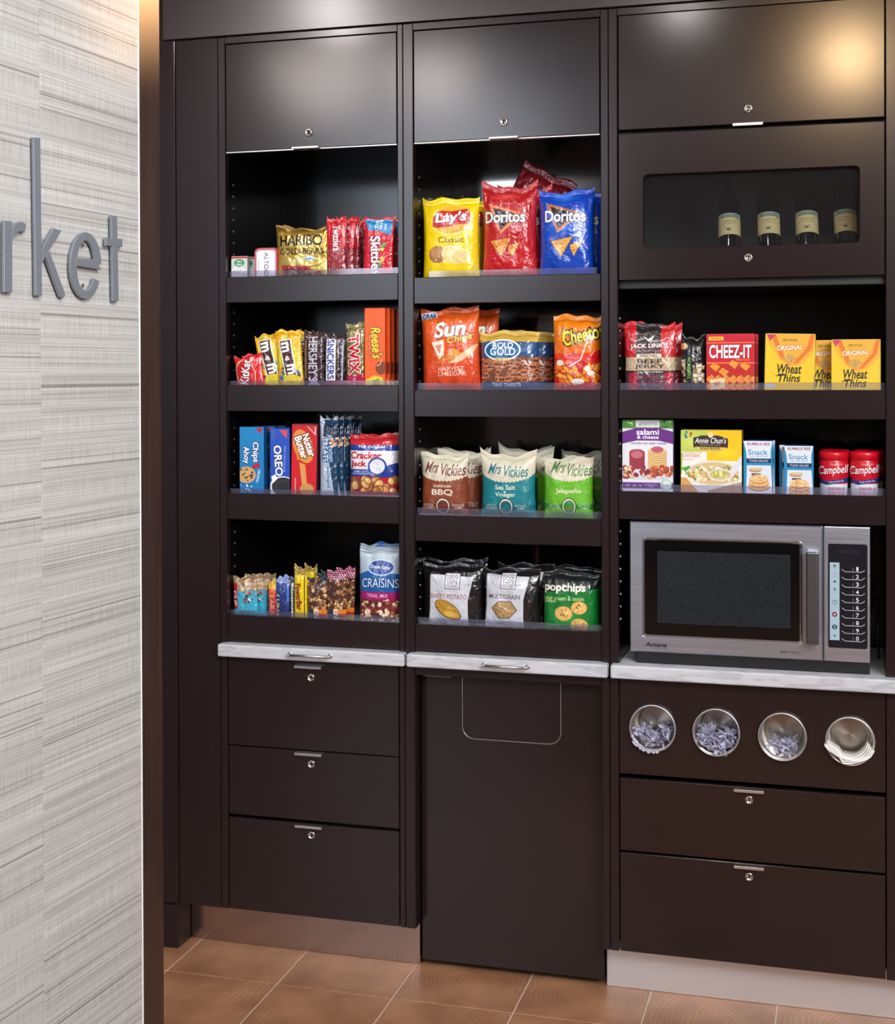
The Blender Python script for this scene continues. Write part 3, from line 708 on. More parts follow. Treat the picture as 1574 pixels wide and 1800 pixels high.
def keep_in(o):
    """keep a packet between the side panels and off the shelf when it leans"""
    lo, hi = {'A': (A0, A1_), 'B': (B0, B1_), 'C': (C0, C1_), 'D': (C0, C1_)}[CUR[0][0]]
    a = o.rotation_euler[1]; c, s_ = math.cos(a), math.sin(a)
    P = [(v.co.x, v.co.z) for q in (o,)+tuple(o.children) for v in q.data.vertices]
    xs = [x*c+z*s_ for x, z in P]; zs = [-x*s_+z*c for x, z in P]
    o.location.x += max(0, lo+.0012-(o.location.x+min(xs)))-max(0, o.location.x+max(xs)-(hi-.0012))
    o.location.z = max(o.location.z, LIP[CUR[0]]-.0110-min(zs))
def finish(root, xc, yc, z0, tilt, yaw, W):
    root.location = (xc, yc, z0+abs(math.sin(math.radians(tilt)))*W/2*.9)
    root.rotation_euler = (0, math.radians(tilt), math.radians(yaw)); root.location.z = z0; keep_in(root)
def copies(root, back, label, group, blab):
    for i, b in enumerate(back):
        dx, dy, tl = (list(b)+[0, 0, 0])[:3]; dz = b[3] if len(b) > 3 else 0
        c = copy_tree(root); c.location = root.location+Vector((dx, dy*1.1+.0015, 0)); c.location.z = LIP[CUR[0]]-.0110+dz; c.rotation_euler = (root.rotation_euler[0], root.rotation_euler[1]+math.radians(tl), root.rotation_euler[2])
        keep_in(c)
        c['label'] = blab[i] if blab and i < len(blab) else ('same packet right behind the front '+label if i == 0 else 'packet %s in line behind the front ' % ('third' if i == 1 else 'fourth' if i == 2 else 'fifth')+label)
def bag(name, row, bx, D, art, label, cat='snack bag', short=None, group=None, base=(200, 0, 0), tilt=0, yaw=0, back=(), blab=None, rough=.30, coat=.8, crinkle=.42, metal=0, pinch=.05, ear=.01, gusset=False, wr=1.0, sealf=.07, yoff=0, seal=None, sc=30, topcrimp=True):
    Yc = YF+.0245+D/2+yoff; xc, Wd, z0, H, yb = place(name, row, bx, Yc); CUR[0] = row
    A = Art(bx[0], bx[1], bx[2], yb, base, CROP[row][2]*4.2); A.yb = yb; A.x1 = bx[2]; art(A)
    m = printed(name+'_print', A.image(name+'_art'), rough, coat, crinkle, metal, sc)
    (V, F, U), (V2, F2, U2) = bag_mesh(Wd, H-ear*.85-.002, D, len(PROD)+3, pinch, ear, gusset, wr, sealf)
    r = mk(name, V, F, m, None, smooth=True, uvs=U); s = mk('top_seal', V2, F2, seal or m, r, smooth=True, uvs=U2)
    tag(r, label, cat, group); PROD.append(r); finish(r, xc, Yc, z0, tilt, yaw, Wd)
    copies(r, back, short or label, group, blab); return r
def carton(name, row, bx, D, art, label, cat='food box', short=None, group=None, base=(200, 0, 0), side=(120, 120, 120), top=None, tilt=0, yaw=0, back=(), blab=None, rough=.42, coat=.05, yoff=0, bev=.0012):
    Yc = YF+.0236+yoff; xc, Wd, z0, H, yb = place(name, row, bx, Yc); CUR[0] = row
    A = Art(bx[0], bx[1], bx[2], yb, base, CROP[row][2]*4.2); A.yb = yb; A.x1 = bx[2]; art(A)
    m = printed(name+'_print', A.image(name+'_art'), rough, coat)
    ms = plain(name+'_side', side, rough); mt = plain(name+'_top', top or side, rough)
    bm = bmesh.new(); bm_box(bm, -Wd/2, Wd/2, 0, D, 0, H, bev, 2)
    bmesh.ops.recalc_face_normals(bm, faces=bm.faces)
    uvl = bm.loops.layers.uv.new('UVMap')
    for f in bm.faces:
        n = f.normal; f.material_index = 0 if n.y < -.7 else (2 if n.z > .7 else 1)
        for l in f.loops: l[uvl].uv = (l.vert.co.x/Wd+.5, l.vert.co.z/H)
    me = bpy.data.meshes.new(name); bm.to_mesh(me); bm.free()
    for q in (m, ms, mt): me.materials.append(q)
    r = link(bpy.data.objects.new(name, me)); tag(r, label, cat, group); PROD.append(r); finish(r, xc, Yc, z0, tilt, yaw, Wd)
    # glued closing flap on the top as a part of its own
    f = box('top_flap', -Wd/2+.002, Wd/2-.002, D*.15, D*.62, H, H+.0007, mt, r, bev=.0002)
    copies(r, back, short or label, group, blab); return r
W_ = (255, 255, 255)
def lean_corner(o, deg, corner):
    """lean a bag to the right so that its top left corner stands at corner (x, z)"""
    a = math.radians(deg); w = o.dimensions.x if o.dimensions.x else .12
    hs = max(v.co.z for c in o.children for v in c.data.vertices); ws = max(v.co.x for v in o.data.vertices)
    k = min(1, (corner[1]-(LIP['B1']-.0105)-2*ws*math.sin(a))/math.cos(a)/hs); o.scale.z = k; hs *= k
    o.rotation_euler[1] = a; o.location.x = corner[0]-(-ws*math.cos(a)+hs*math.sin(a)); o.location.z = corner[1]-(ws*math.sin(a)+hs*math.cos(a))
# ------------------------------------------------------------------ microwave keypad print and lettering (needs the art helper)
A = Art(135, 45, 740, 1625, (22, 24, 32), .9)
A.R(160, 330, 310, 1510, (170, 196, 208)); A.T('AMANA', 460, 160, 360, 60, (40, 42, 50), bold=.02)
A.P([(212, 370), (262, 370), (250, 392), (222, 392)], (40, 60, 80)).L([(215, 412), (258, 412)], 5, (40, 60, 80))
for yy in (490, 520, 545): A.L([(215, yy), (232, yy-10), (258, yy)], 5, (80, 110, 130))
A.P([(212, 620), (235, 600), (262, 620), (235, 640)], (50, 70, 90)).P([(212, 740), (235, 715), (262, 740)], (50, 70, 90)).L([(215, 760), (258, 760)], 6, (50, 70, 90))
A.E(235, 935, 40, 38, (40, 60, 80)).E(235, 935, 34, 32, (170, 196, 208)).L([(235, 908), (235, 938), (250, 930)], 6, (40, 60, 80))
A.E(235, 1118, 40, 38, (110, 50, 70)).P([(210, 1105), (260, 1105), (235, 1145)], (236, 190, 190)); A.E(235, 1310, 40, 38, (20, 80, 100)).L([(236, 1280), (236, 1340)], 12, (190, 214, 220)); A.E(235, 1442, 18, 16, (70, 130, 140))
for i in range(10):
    y = 462+i*116.8; A.L([(345, y-32), (395, y+2), (650, y+6), (700, y-28)], 9, (196, 198, 204)); A.L([(520, y-66), (520, y+4)], 5, (160, 162, 170)); A.T('1234567890'[i], 585, y-42, 34 if i == 0 else 46, 64, (226, 228, 232), bold=.03)
m = printed('keypad_print', A.image('keypad_art'), .25, .2)
kp = plate('keypad', rrect(ka[0], kb[0], kz0, ka[1], .005, 6), MY-.0012, MY+.002, m, cp)
ul = kp.data.uv_layers.new(name='UVMap')
for p in kp.data.polygons:
    for li in p.loop_indices: c = kp.data.vertices[kp.data.loops[li].vertex_index].co; ul.data[li].uv = ((c.x-ka[0])/(kb[0]-ka[0]), (c.z-kz0)/(ka[1]-kz0))
def lettering(name, txt, x0, x1, z0, z1, y, m, parent, sh=0, bold=.02):
    g = glyphs(txt, bold); V = []; F = []
    for t in g:
        i = len(V)
        for p in t: V.append((x0+p[0]*(x1-x0)+(.5-p[1])*(z1-z0)*sh, y, z1-p[1]*(z1-z0)))
        F.append((i, i+2, i+1))
    return mk(name, V, F, m, parent)
M_INK = plain('black_ink', (16, 16, 18), .5)
a1, a2 = mp(203, 742), mp(322, 772); lettering('brand_lettering', 'Amana', a1[0], a2[0], a2[1]-.001, a1[1]-.001, MY-.0004, M_INK, dr, .25, .06)
a1, a2 = mp(240, 776), mp(318, 784); lettering('brand_lettering', 'Commercial', a1[0], a2[0], a2[1], a1[1], MY-.0004, M_INK, dr, .2, .03)
a1, a2 = mp(940, 792), mp(985, 808); lettering('brand_lettering', 'Xpress', a1[0], a2[0], a2[1], a1[1], MY-.0004, M_INK, dr, .2, .05)
a1, a2 = mp(995, 796), mp(1050, 808); lettering('brand_lettering', 'MADE IN\nUSA', a1[0], a2[0], a2[1]-.001, a1[1], MY-.0004, M_INK, dr, 0, .02)
bm = bmesh.new(); bm_box(bm, mx0+.014, mx1-.001, MY+.006, 3.66, .8072, mz0+.001, .002, 2); bs = bmobj('base', bm, M_BLACK, mw)
for i in range(7): box('vent_slot', mx0+.05+i*.07, mx0+.095+i*.07, MY+.0052, MY+.0070, .8260, .8290, M_DARK, bs, bev=.0003)
shift(mw)
cd_ = bpy.data.curves.new('power_cord', 'CURVE'); cd_.dimensions = '3D'; cd_.bevel_depth = .0035; sp = cd_.splines.new('BEZIER'); pts = [(.064, 3.60, .90), (.082, 3.56, .95), (.086, 3.50, .93), (.083, 3.46, .87), (.088, 3.52, .813)]
sp.bezier_points.add(len(pts)-1)
for q, p in zip(sp.bezier_points, pts): q.co = p; q.handle_left_type = q.handle_right_type = 'AUTO'
_t = bpy.data.objects.new('t', cd_); _me = bpy.data.meshes.new_from_object(_t); bpy.data.objects.remove(_t); _me.materials.clear(); _me.materials.append(M_BLACK); co_ = link(bpy.data.objects.new('power_cord', _me)); tag(co_, 'black power cord looped beside the right end of the microwave', 'cord')
# ------------------------------------------------------------------ clear acrylic fences on the shelves
FEN = [('A1', A0, A1_, .026, (-1.43, -1.34, -1.20, -1.12)), ('A2', A0, A1_, .018, (-1.43, -1.2, -1.11)), ('A3', A0, A1_, .018, (-1.42, -1.18)), ('A4', A0, A1_, .018, (-1.42, -1.3)),
       ('B1', B0+.032, B1_-.012, .027, (-.870, -.862, -.735)), ('B2', B0, B1_, .028, (-.87, -.72)), ('B3', B0, B1_, .026, (-.865, -.71)), ('B4', B0, B1_, .022, (-.865, -.705)),
       ('C2', C0, C1_, .027, (-.40, -.327, -.205, -.06)), ('C3', C0, C1_, .026, (-.41, -.245, -.1))]
SN = {'A1': 'top left', 'A2': 'second left', 'A3': 'third left', 'A4': 'lowest left', 'B1': 'top middle', 'B2': 'second middle', 'B3': 'third middle', 'B4': 'lowest middle', 'C2': 'upper right', 'C3': 'lower right'}
for row, x0, x1, h, dv in FEN:
    z = LIP[row]; t = empty('acrylic_fence', ((x0+x1)/2, YF+.021, z-.0118), 'clear acrylic product fence along the front of the %s shelf' % SN[row], 'shelf divider', 'clear shelf fences')
    o = box('front_strip', x0+.001, x1-.001, YF+.0202, YF+.0222, z-.0115, z+h*.62, M_ACRYL, t, bev=.0003)
    for q in dv: box('divider', q-.0006, q+.0006, YF+.0224, YF+.0233, z-.0105, z+h*1.25, M_ACRYL, t, bev=.0002)
    shift(t)
# ------------------------------------------------------------------ steel condiment cups set in the panel
M_DISC = plain('spun_steel_disc', (205, 196, 184), .30, 1)
_n = M_DISC.node_tree; _b = _n.nodes['Principled BSDF']; _b.inputs['Anisotropic'].default_value = .85
_t = _n.nodes.new('ShaderNodeTangent'); _t.direction_type = 'RADIAL'; _t.axis = 'Y'; _n.links.new(_t.outputs[0], _b.inputs['Tangent'])
M_NAP = plain('paper_napkin', (238, 236, 232), .85, bump=.3, bscale=120)
LBL = ['first steel cup from the left, with wrapped cutlery sticking out over its rim', 'second steel cup from the left, half full of wrapped cutlery', 'third steel cup from the left, with a few wrapped pieces at the bottom', 'fourth steel cup from the left, holding folded napkins']
rs = np.random.RandomState(4)
for k, cx in enumerate(cupx):
    t = empty('condiment_cup', (cx, YF-.006, cupz), LBL[k], 'steel cup', 'steel cups in the panel')
    Mx = Matrix.Rotation(PI/2-.06, 4, 'X'); D_ = .085; R = CR
    bm = bmesh.new(); bm_lathe(bm, [(R*.90, -.004), (R*.955, .0), (R*.925, -.004), (R*.905, -.02), (R*.80, -D_*.93), (R*.77, -D_)], 56, Mx)
    c = bmobj('cup_wall', bm, M_CUP, t, True)
    bm = bmesh.new(); bm_lathe(bm, [(R*.775, -D_+.001), (R*.76, -D_+.0035), (R*.735, -D_+.0035), (R*.73, -D_+.0005)], 56, Mx); bmobj('cup_step', bm, M_CHROME, c, True)
    bm = bmesh.new(); bm_lathe(bm, [(R*.735, -D_+.001), (R*.3, -D_+.001), (.0006, -D_+.001)], 56, Mx); bmobj('cup_bottom', bm, M_DISC, c)
    bm = bmesh.new(); bm_lathe(bm, [(R*.92, .000), (R*.925, .0035), (R*.955, .0052), (R*.99, .0038), (R*1.0, .0005), (R*.99, -.004), (R*.90, -.0055)], 56, Mx); bmobj('rim', bm, M_SATIN, t, True)
    n, top = ((200, .2), (420, .1), (150, -.40), (0, 0))[k]
    if n:
        bm = bmesh.new()
        for i in range(n):
            yy = rs.uniform(-.004, .07); rr = R*(.86-.1*yy/.07); a = rs.uniform(-.97, -.03)*PI; q = rr*math.sqrt(rs.uniform(.25, 1))*.92
            p = Vector((q*math.cos(a), 0, q*math.sin(a)));
            if p.z > rr*top: continue
            L_ = rs.uniform(.012, .032); d = Vector((rs.uniform(-.5, .5), rs.uniform(-1, -.2), rs.uniform(-.25, .55))).normalized(); nn = d.orthogonal().normalized(); s2 = d.cross(nn)
            P0 = p+Vector((0, yy+.004, 0)); w = rs.uniform(.002, .005)
            f = [bm.verts.new(P0+s2*w), bm.verts.new(P0-s2*w), bm.verts.new(P0+d*L_-s2*w), bm.verts.new(P0+d*L_+s2*w), bm.verts.new(P0+d*L_/2+nn*w*.8), bm.verts.new(P0+d*L_/2-nn*w*.8)]
            for q_ in ((0, 1, 4), (1, 2, 4), (2, 3, 4), (3, 0, 4), (1, 0, 5), (2, 1, 5), (3, 2, 5), (0, 3, 5)): bm.faces.new([f[z_] for z_ in q_])
        if k == 0:
            for i in range(16):
                a = (-.80+.38*i/15)*PI; p = Vector((R*.93*math.cos(a), -.006-rs.uniform(0, .012), R*.93*math.sin(a)))
                M_ = Matrix.Translation(p) @ Matrix.Rotation(rs.uniform(0, 3), 4, 'Y'); bm_c = bmesh.ops.create_cube(bm, size=.006, matrix=M_)
        w = bmobj('cutlery_wrappers', bm, M_PACKET)
        w.location = t.location; w['kind'] = 'stuff'; w['category'] = 'wrapped cutlery'; w['label'] = ('clear crinkled cutlery wrappers spilling out of the leftmost steel cup', 'bluish cutlery wrappers filling half of the second steel cup', 'small heap of clear wrappers in the third steel cup')[k]
    else:
        for i in range(5):
            V = []; F = []; nx, ny = 14, 3
            for j in range(ny+1):
                for q in range(nx+1):
                    u = q/nx*2-1; rr = R*(.86-.022*i)
                    x = u*R*((1.0 if u < 0 else .93)-.04*i)+.002*i; z = -math.sqrt(max(0, 1-(u*.98)**2))*rr*.88+.0025*math.sin(4*u+i)+.0016*i-.006
                    if u < -.3: z = max(z, -R*.72+(abs(u)-.3)*R*.55+.0022*i)
                    V.append((x-(.003*i), -.013+.0025*i-(.006 if u < -.3 else 0)+j/ny*.055, z+(.004 if u < -.3 else 0)))
            for j in range(ny):
                for q in range(nx): a = j*(nx+1)+q; F.append((a, a+1, a+nx+2, a+nx+1))
            o = mk('napkin', V, F, M_NAP, None, smooth=True); md = o.modifiers.new('thickness', 'SOLIDIFY'); md.thickness = .0012
            o.location = t.location; tag(o, ('outermost folded paper napkin against the wall of the fourth steel cup', 'second folded paper napkin from the outside in the fourth steel cup', 'middle folded paper napkin in the fourth steel cup', 'second folded paper napkin from the top in the fourth steel cup', 'topmost folded paper napkin in the fourth steel cup')[i], 'napkin', 'folded napkins in the fourth cup')
# ------------------------------------------------------------------ wine bottles behind the glass
M_BOT = plain('dark_bottle_glass', (8, 10, 8), .07, coat=.6)
A = Art(0, 0, 200, 220, (236, 206, 160), 1.6)
A.R(0, 0, 200, 40, (180, 192, 182)).R(0, 36, 200, 44, (110, 110, 90)).T('BERINGER', 100, 22, 120, 22, (50, 60, 60), bold=.02); A.T('California', 95, 80, 90, 20, (120, 100, 80), sh=.2).T('Chardonnay', 95, 110, 110, 16, (120, 100, 80)).T('L', 150, 60, 10, 20, (60, 50, 40)); A.R(60, 150, 110, 154, (120, 100, 80)).E(90, 170, 14, 8, (60, 40, 30))
M_WL = printed('wine_label_print', A.image('wine_label_art'), .6)
bp = empty('wine_bottle', (0, 0, 0), 'x', 'wine bottle', 'wine bottles behind the glass door'); R = .0262
bm = bmesh.new(); bm_lathe(bm, [(.0005, .004), (R*.8, .001), (R*.97, .004), (R, .010), (R, .150), (R*.9, .168), (R*.5, .188), (R*.42, .20), (R*.40, .228), (R*.46, .230), (R*.46, .238), (R*.36, .240), (.0005, .240)], 40, Matrix.Identity(4)); bmobj('bottle_body', bm, M_BOT, bp, True)
bm = bmesh.new(); bm_lathe(bm, [(R*.425, .195), (R*.47, .2), (R*.47, .241), (R*.4, .2425), (.0005, .2425)], 30, Matrix.Identity(4)); bmobj('foil_capsule', bm, plain('dark_foil', (30, 20, 22), .35, .3), bp, True)
V = []; F = []; U = []; n = 24
for j, h in enumerate((.066, .122)):
    for i in range(n+1): t = -PI/2+(i/n-.5)*PI*.92; V.append(((R+.0005)*math.cos(t), (R+.0005)*math.sin(t), h)); U.append((i/n, j))
for i in range(n): F.append((i, i+1, n+2+i, n+1+i))
mk('paper_label', V, F, M_WL, bp, smooth=True, uvs=U)
WL = ['wine bottle furthest left, next to the empty part of the rack', 'wine bottle second from the left behind the glass door', 'wine bottle third from the left behind the glass door', 'wine bottle furthest right, beside the edge of the glass door']
for i, px in enumerate((1285.5, 1355, 1422, 1490)):
    o = bp if i == 0 else copy_tree(bp); lx, lz = onY(px, 398, 3.455); o.location = (lx, 3.432, 1.7605); o.rotation_euler = (math.radians(-19), 0, math.radians(8)); o['label'] = WL[i]
# ------------------------------------------------------------------ metal letters on the left wall
def w8(x, y): return onwall(x*.22222, 200+y*.22222)
def letter(name, polys, label):
    t = bpy.data.objects.new('wall_letter', None); COL.objects.link(t); t.matrix_world = wall.matrix_world.copy(); tag(t, label, 'sign letter', 'brushed metal letters on the wall')
    for i, (nm, pts) in enumerate(polys):
        q = [w8(*p) for p in pts]; bm = bmesh.new(); y0, y1 = -.0064-.0002*i, -.0030
        cx = sum(p[0] for p in q)/len(q); f = [bm.verts.new((p[0], y0, p[1])) for p in q]; b_ = [bm.verts.new((p[0], y1, p[1])) for p in q]; n = len(q)
        for k in range(n): bm.faces.new((f[k], f[(k+1) % n], b_[(k+1) % n], b_[k]))
        fr = bm.faces.new(f); bm.faces.new(b_[::-1]); bmesh.ops.recalc_face_normals(bm, faces=bm.faces)
        bmesh.ops.bevel(bm, geom=list(fr.edges), offset=.0007, segments=2, profile=.5, affect='EDGES')
        bmesh.ops.triangulate(bm, faces=[x for x in bm.faces if len(x.verts) > 4])
        bmobj(nm, bm, M_LETTER, t)
    a, z = w8(*polys[0][1][0]); bm = bmesh.new()
    for nm, pts in polys[:1]:
        q = [w8(*p) for p in pts]; cx = sum(p[0] for p in q)/len(q); zs = [p[1] for p in q]
        for zz in (min(zs)*.8+max(zs)*.2, min(zs)*.2+max(zs)*.8): bm_cyl(bm, (cx, -.0031, zz), (cx, .0005, zz), .0025, n=8)
    bmobj('standoff_pin', bm, M_SATIN, t)
def arcpts(cx, cy, rx, ry, a0, a1, n=18): return [(cx+rx*math.cos(math.radians(a0+(a1-a0)*i/n)), cy-ry*math.sin(math.radians(a0+(a1-a0)*i/n))) for i in range(n+1)]
letter('r', [('stem', [(-6, 848), (60, 850), (62, 1416), (-6, 1414)]), ('arm', [(56, 900), (85, 870), (115, 855), (150, 856), (171, 880), (160, 942), (135, 932), (110, 938), (85, 960), (62, 1010)])], 'brushed metal letter r at the left edge of the picture on the woven wallpaper')
letter('k', [('stem', [(228, 188), (284, 192), (298, 1442), (246, 1440)]), ('arm', [(302, 1060), (388, 905), (452, 925), (330, 1115), (298, 1185), (298, 1075)]), ('leg', [(318, 1120), (352, 1080), (480, 1430), (470, 1456), (440, 1448)])], 'tall brushed metal letter k on the woven wallpaper')
o_ = arcpts(645, 1202, 124, 264, 2, 332, 40); i_ = arcpts(645, 1202, 72, 198, 330, 2, 40)
letter('e', [('bowl', o_+i_), ('crossbar', [(560, 1142), (722, 1152), (768, 1236), (560, 1204)])], 'round brushed metal letter e on the woven wallpaper')
letter('t', [('stem', [(846, 808), (894, 812), (906, 1484), (860, 1484)]), ('crossbar', [(802, 980), (936, 992), (934, 1056), (802, 1046)])], 'brushed metal letter t next to the dark end post')
# ------------------------------------------------------------------ left cabinet, top shelf (crop A1)
def a(A):
    A.R(122, 512, 255, 530, (180, 60, 50)).B(125, 600, 250, A.yb, 70, 6, 10, [(235, 235, 235), (215, 215, 220)], .6)
    A.E(188, 565, 46, 34, (215, 236, 225)).E(188, 565, 42, 30, (60, 140, 96)).T('tic\ntac', 188, 565, 50, 40, W_, bold=.04)
carton('mint_box', 'A1', (122, 512, 255), .016, a, 'small white mint box at the left end of the top left shelf', 'mint box', 'white mint box', 'small mint boxes', (205, 208, 208), (140, 145, 145), (200, 200, 200), back=[(.012, .022, 0)], blab=['grey-sided mint box just behind the small white one'])
def a(A):
    A.R(322, 445, 505, 900, (176, 48, 62)).P([(340, 480), (360, 465), (470, 465), (488, 480), (488, 900), (340, 900)], (225, 226, 226)).T('ALTOIDS', 418, 590, 215, 36, (50, 50, 60), rot=90, bold=.01)
    A.R(352, 540, 358, 640, (150, 150, 160))
def tin(row, bx, art):
    Yc = YF+.0335; xc, Wd, z0, H, yb = place('mint_tin', row, bx, Yc); A = Art(bx[0], bx[1], bx[2], yb, (176, 48, 62), .9); A.yb = yb; art(A)
    m = printed('mint_tin_print', A.image('mint_tin_art'), .3, .4); ms = plain('mint_tin_side', (170, 60, 66), .3)
    r = plate('mint_tin', rrect(-Wd/2, Wd/2, 0, H, .012, 5), -.0085, .0085, [m, ms], bev=.0015)
    me = r.data; ul = me.uv_layers.new(name='UVMap')
    for p in me.polygons:
        p.material_index = 0 if p.normal.y < -.5 else 1
        for li in p.loop_indices: c = me.vertices[me.loops[li].vertex_index].co; ul.data[li].uv = (c.x/Wd+.5, c.z/H)
    l = plate('lid_rim', rrect(-Wd/2-.0008, Wd/2+.0008, -.0002, H+.0008, .0125, 5), -.002, .0035, ms, r)
    tag(r, 'pink and white rounded mint tin standing beside the gold gummy bag', 'mint tin'); r.location = (xc, Yc, z0); r.rotation_euler = (0, 0, .05); return r
tin('A1', (322, 445, 505), a)
def a(A):
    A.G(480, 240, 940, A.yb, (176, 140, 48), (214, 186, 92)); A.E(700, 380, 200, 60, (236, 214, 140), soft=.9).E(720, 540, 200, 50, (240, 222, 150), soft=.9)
    A.R(480, 240, 940, 300, (140, 108, 36)); A.T('HARIBO', 706, 372, 345, 92, (22, 20, 24), bold=.04, sh=-.02)
    A.T('GOLD-BEARS', 712, 465, 350, 52, (22, 20, 24), bold=.02); A.E(785, 528, 42, 20, (210, 225, 245)).T('ORIGINAL', 785, 528, 60, 14, (40, 70, 150), bold=.03)
    A.P([(540, 580), (780, 590), (790, 620), (700, 700), (570, 700)], (190, 70, 60)).P([(570, 610), (760, 612), (740, 700), (600, 700)], (110, 40, 50))
    A.B(600, 620, 900, 700, 26, 14, 26, [(170, 60, 60), (220, 180, 70), (190, 160, 150), (90, 40, 50)], .8)
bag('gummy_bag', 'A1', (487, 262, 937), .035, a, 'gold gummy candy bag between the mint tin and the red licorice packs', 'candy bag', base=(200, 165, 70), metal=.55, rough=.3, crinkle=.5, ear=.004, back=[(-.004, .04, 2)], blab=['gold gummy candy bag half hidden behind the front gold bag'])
def a(A):
    A.R(890, 190, 1080, 205, (230, 90, 90)).G(890, 430, 1080, A.yb, (150, 36, 50), (120, 40, 50))
    for i in range(6): A.L([(915+i*24, 440), (940+i*20, A.yb)], 5, (205, 80, 84))
    A.T('Twizzlers', 988, 352, 210, 56, W_, rot=88, bold=.05, out=(120, 0, 20), ow=4)
bag('licorice_pack', 'A1', (900, 185, 1062), .018, a, 'red licorice pack with vertical white lettering beside the gold bag', 'candy pack', 'red licorice pack', 'red licorice packs', (196, 24, 40), crinkle=.6, ear=.004, wr=1.4, back=[(.012, .019, 2), (.024, .039, -1), (.032, .059, 1)])
def a(A):
    A.P([(1190, 195), (1345, 190), (1420, 200), (1410, 330), (1320, 290), (1230, 290)], (40, 140, 200)).T('KING\nSIZE', 1310, 235, 80, 60, W_, rot=90, bold=.04)
    A.T('Skittles', 1300, 500, 330, 82, W_, rot=86, bold=.06, out=(110, 10, 30), ow=7)
    A.B(1335, 370, 1385, 640, 9, 12, 17, [(230, 150, 40), (70, 160, 70), (240, 220, 70), (220, 60, 60)], .95)
bag('fruit_candy_pack', 'A1', (1190, 182, 1440), .022, a, 'red candy pack with a blue corner at the right end of the top left shelf', 'candy pack', 'red and blue candy pack', 'red fruit candy packs', (206, 24, 44), tilt=3, crinkle=.55, ear=.008, back=[(.022, .028, 0)])
# ------------------------------------------------------------------ left cabinet, second shelf (A2)
def a(A):
    A.E(262, 590, 80, 135, (222, 190, 160), rot=-10).E(264, 592, 70, 122, (206, 20, 22), rot=-10)
    A.T('KitKat', 262, 570, 215, 72, W_, rot=-80, bold=.05, out=(120, 0, 0), ow=5, sh=.1); A.R(305, 445, 340, 480, (235, 190, 185)).R(355, 455, 385, 492, (225, 100, 95))
bag('wafer_bar', 'A2', (170, 430, 400), .02, a, 'red wafer bar leaning at the left end of the second left shelf', 'candy bar', base=(214, 20, 24), tilt=-6, crinkle=.4, ear=.006, back=[(.008, .024, 2)], blab=['red wafer bar behind the leaning front wafer bar'])
def peanut(o, txt):
    def f(A):
        x = o; A.G(x, 440, x+210, 700, (236, 176, 20), (200, 150, 40)); A.E(x+110, 480, 86, 200, (222, 212, 60), rot=-8); A.R(x, 250, x+210, 300, (240, 178, 12))
        A.B(x+20, 500, x+200, 660, 30, 12, 18, [(60, 100, 170), (190, 60, 50), (70, 140, 80), (236, 180, 30), (110, 60, 30)], .9)
        A.P([(x+30, 300), (x+130, 290), (x+165, 610), (x+75, 625)], W_).P([(x+38, 308), (x+122, 300), (x+156, 602), (x+82, 615)], (72, 36, 26))
        A.T('m', x+82, 360, 84, 62, W_, rot=84, bold=.08).T('&', x+98, 455, 44, 40, W_, rot=0, bold=.04).T('m', x+118, 550, 84, 62, W_, rot=84, bold=.08)
        A.B(x+40, 255, x+110, 290, 8, 10, 16, [(150, 180, 60), (235, 225, 120)], .7)
        A.E(x+120, 650, 70, 55, (226, 206, 60))
    return f
bag('peanut_candy_pack', 'A2', (362, 262, 562), .022, peanut(362, ''), 'yellow peanut candy pack leaning left, beside the red wafer bar', 'candy pack', group='yellow peanut candy packs', base=(238, 178, 14), tilt=-7, crinkle=.45, ear=.006, yoff=.012)
bag('peanut_candy_pack', 'A2', (512, 222, 722), .022, peanut(512, ''), 'yellow peanut candy pack leaning against the dark chocolate bars', 'candy pack', group='yellow peanut candy packs', base=(238, 178, 14), tilt=-4, crinkle=.45, ear=.006, back=[(.024, .03, 4)], blab=['yellow peanut candy pack whose corner shows above the chocolate bar'])
def a(A):
    A.R(715, 245, 890, 300, (66, 40, 42)); A.T("HERSHEY'S", 795, 460, 370, 74, (206, 206, 214), rot=90, bold=.03)
    A.L([(735, 300), (735, 620)], 7, (176, 130, 90)).P([(800, 620), (870, 700), (730, 700)], (176, 160, 190))
bag('chocolate_bar', 'A2', (717, 242, 868), .014, a, 'dark brown chocolate bar with silver vertical lettering', 'candy bar', 'dark brown chocolate bar', 'dark chocolate bars', (52, 28, 32), crinkle=.4, ear=.002, pinch=.01, back=[(.012, .018, 0)])
def a(A):
    A.P([(905, 290), (982, 296), (975, 650), (898, 640)], (232, 232, 240)).T('SNICKERS', 938, 465, 330, 56, (40, 56, 140), rot=90, bold=.05, sh=-.1); A.R(885, 640, 1010, 720, (140, 50, 90))
bag('nougat_bar', 'A2', (885, 262, 1012), .016, a, 'brown candy bar with a white panel and blue vertical lettering', 'candy bar', 'brown bar with blue lettering', 'brown nougat bars', (58, 34, 34), crinkle=.45, ear=.002, pinch=.02, back=[(.012, .018, 1), (.024, .036, -1)])
def a(A):
    A.G(1055, 165, 1212, 300, (150, 140, 90), (120, 110, 60)).R(1060, 590, 1212, 720, (190, 30, 70)).B(1060, 170, 1210, 250, 14, 8, 16, [(210, 200, 150), (70, 60, 30)], .6)
    A.T('TWIX', 1128, 420, 330, 88, (196, 16, 40), rot=88, bold=.08, out=W_, ow=7, sh=-.12); A.T('4 to go', 1130, 640, 110, 40, (240, 200, 220), rot=90, bold=.04)
bag('cookie_bar', 'A2', (1060, 165, 1212), .018, a, 'gold cookie bar with red vertical lettering beside the tall orange box', 'candy bar', base=(122, 104, 44), metal=.2, crinkle=.5, ear=.004, pinch=.02, back=[(.010, .024, 0)], blab=['gold cookie bar close behind the front gold cookie bar'])
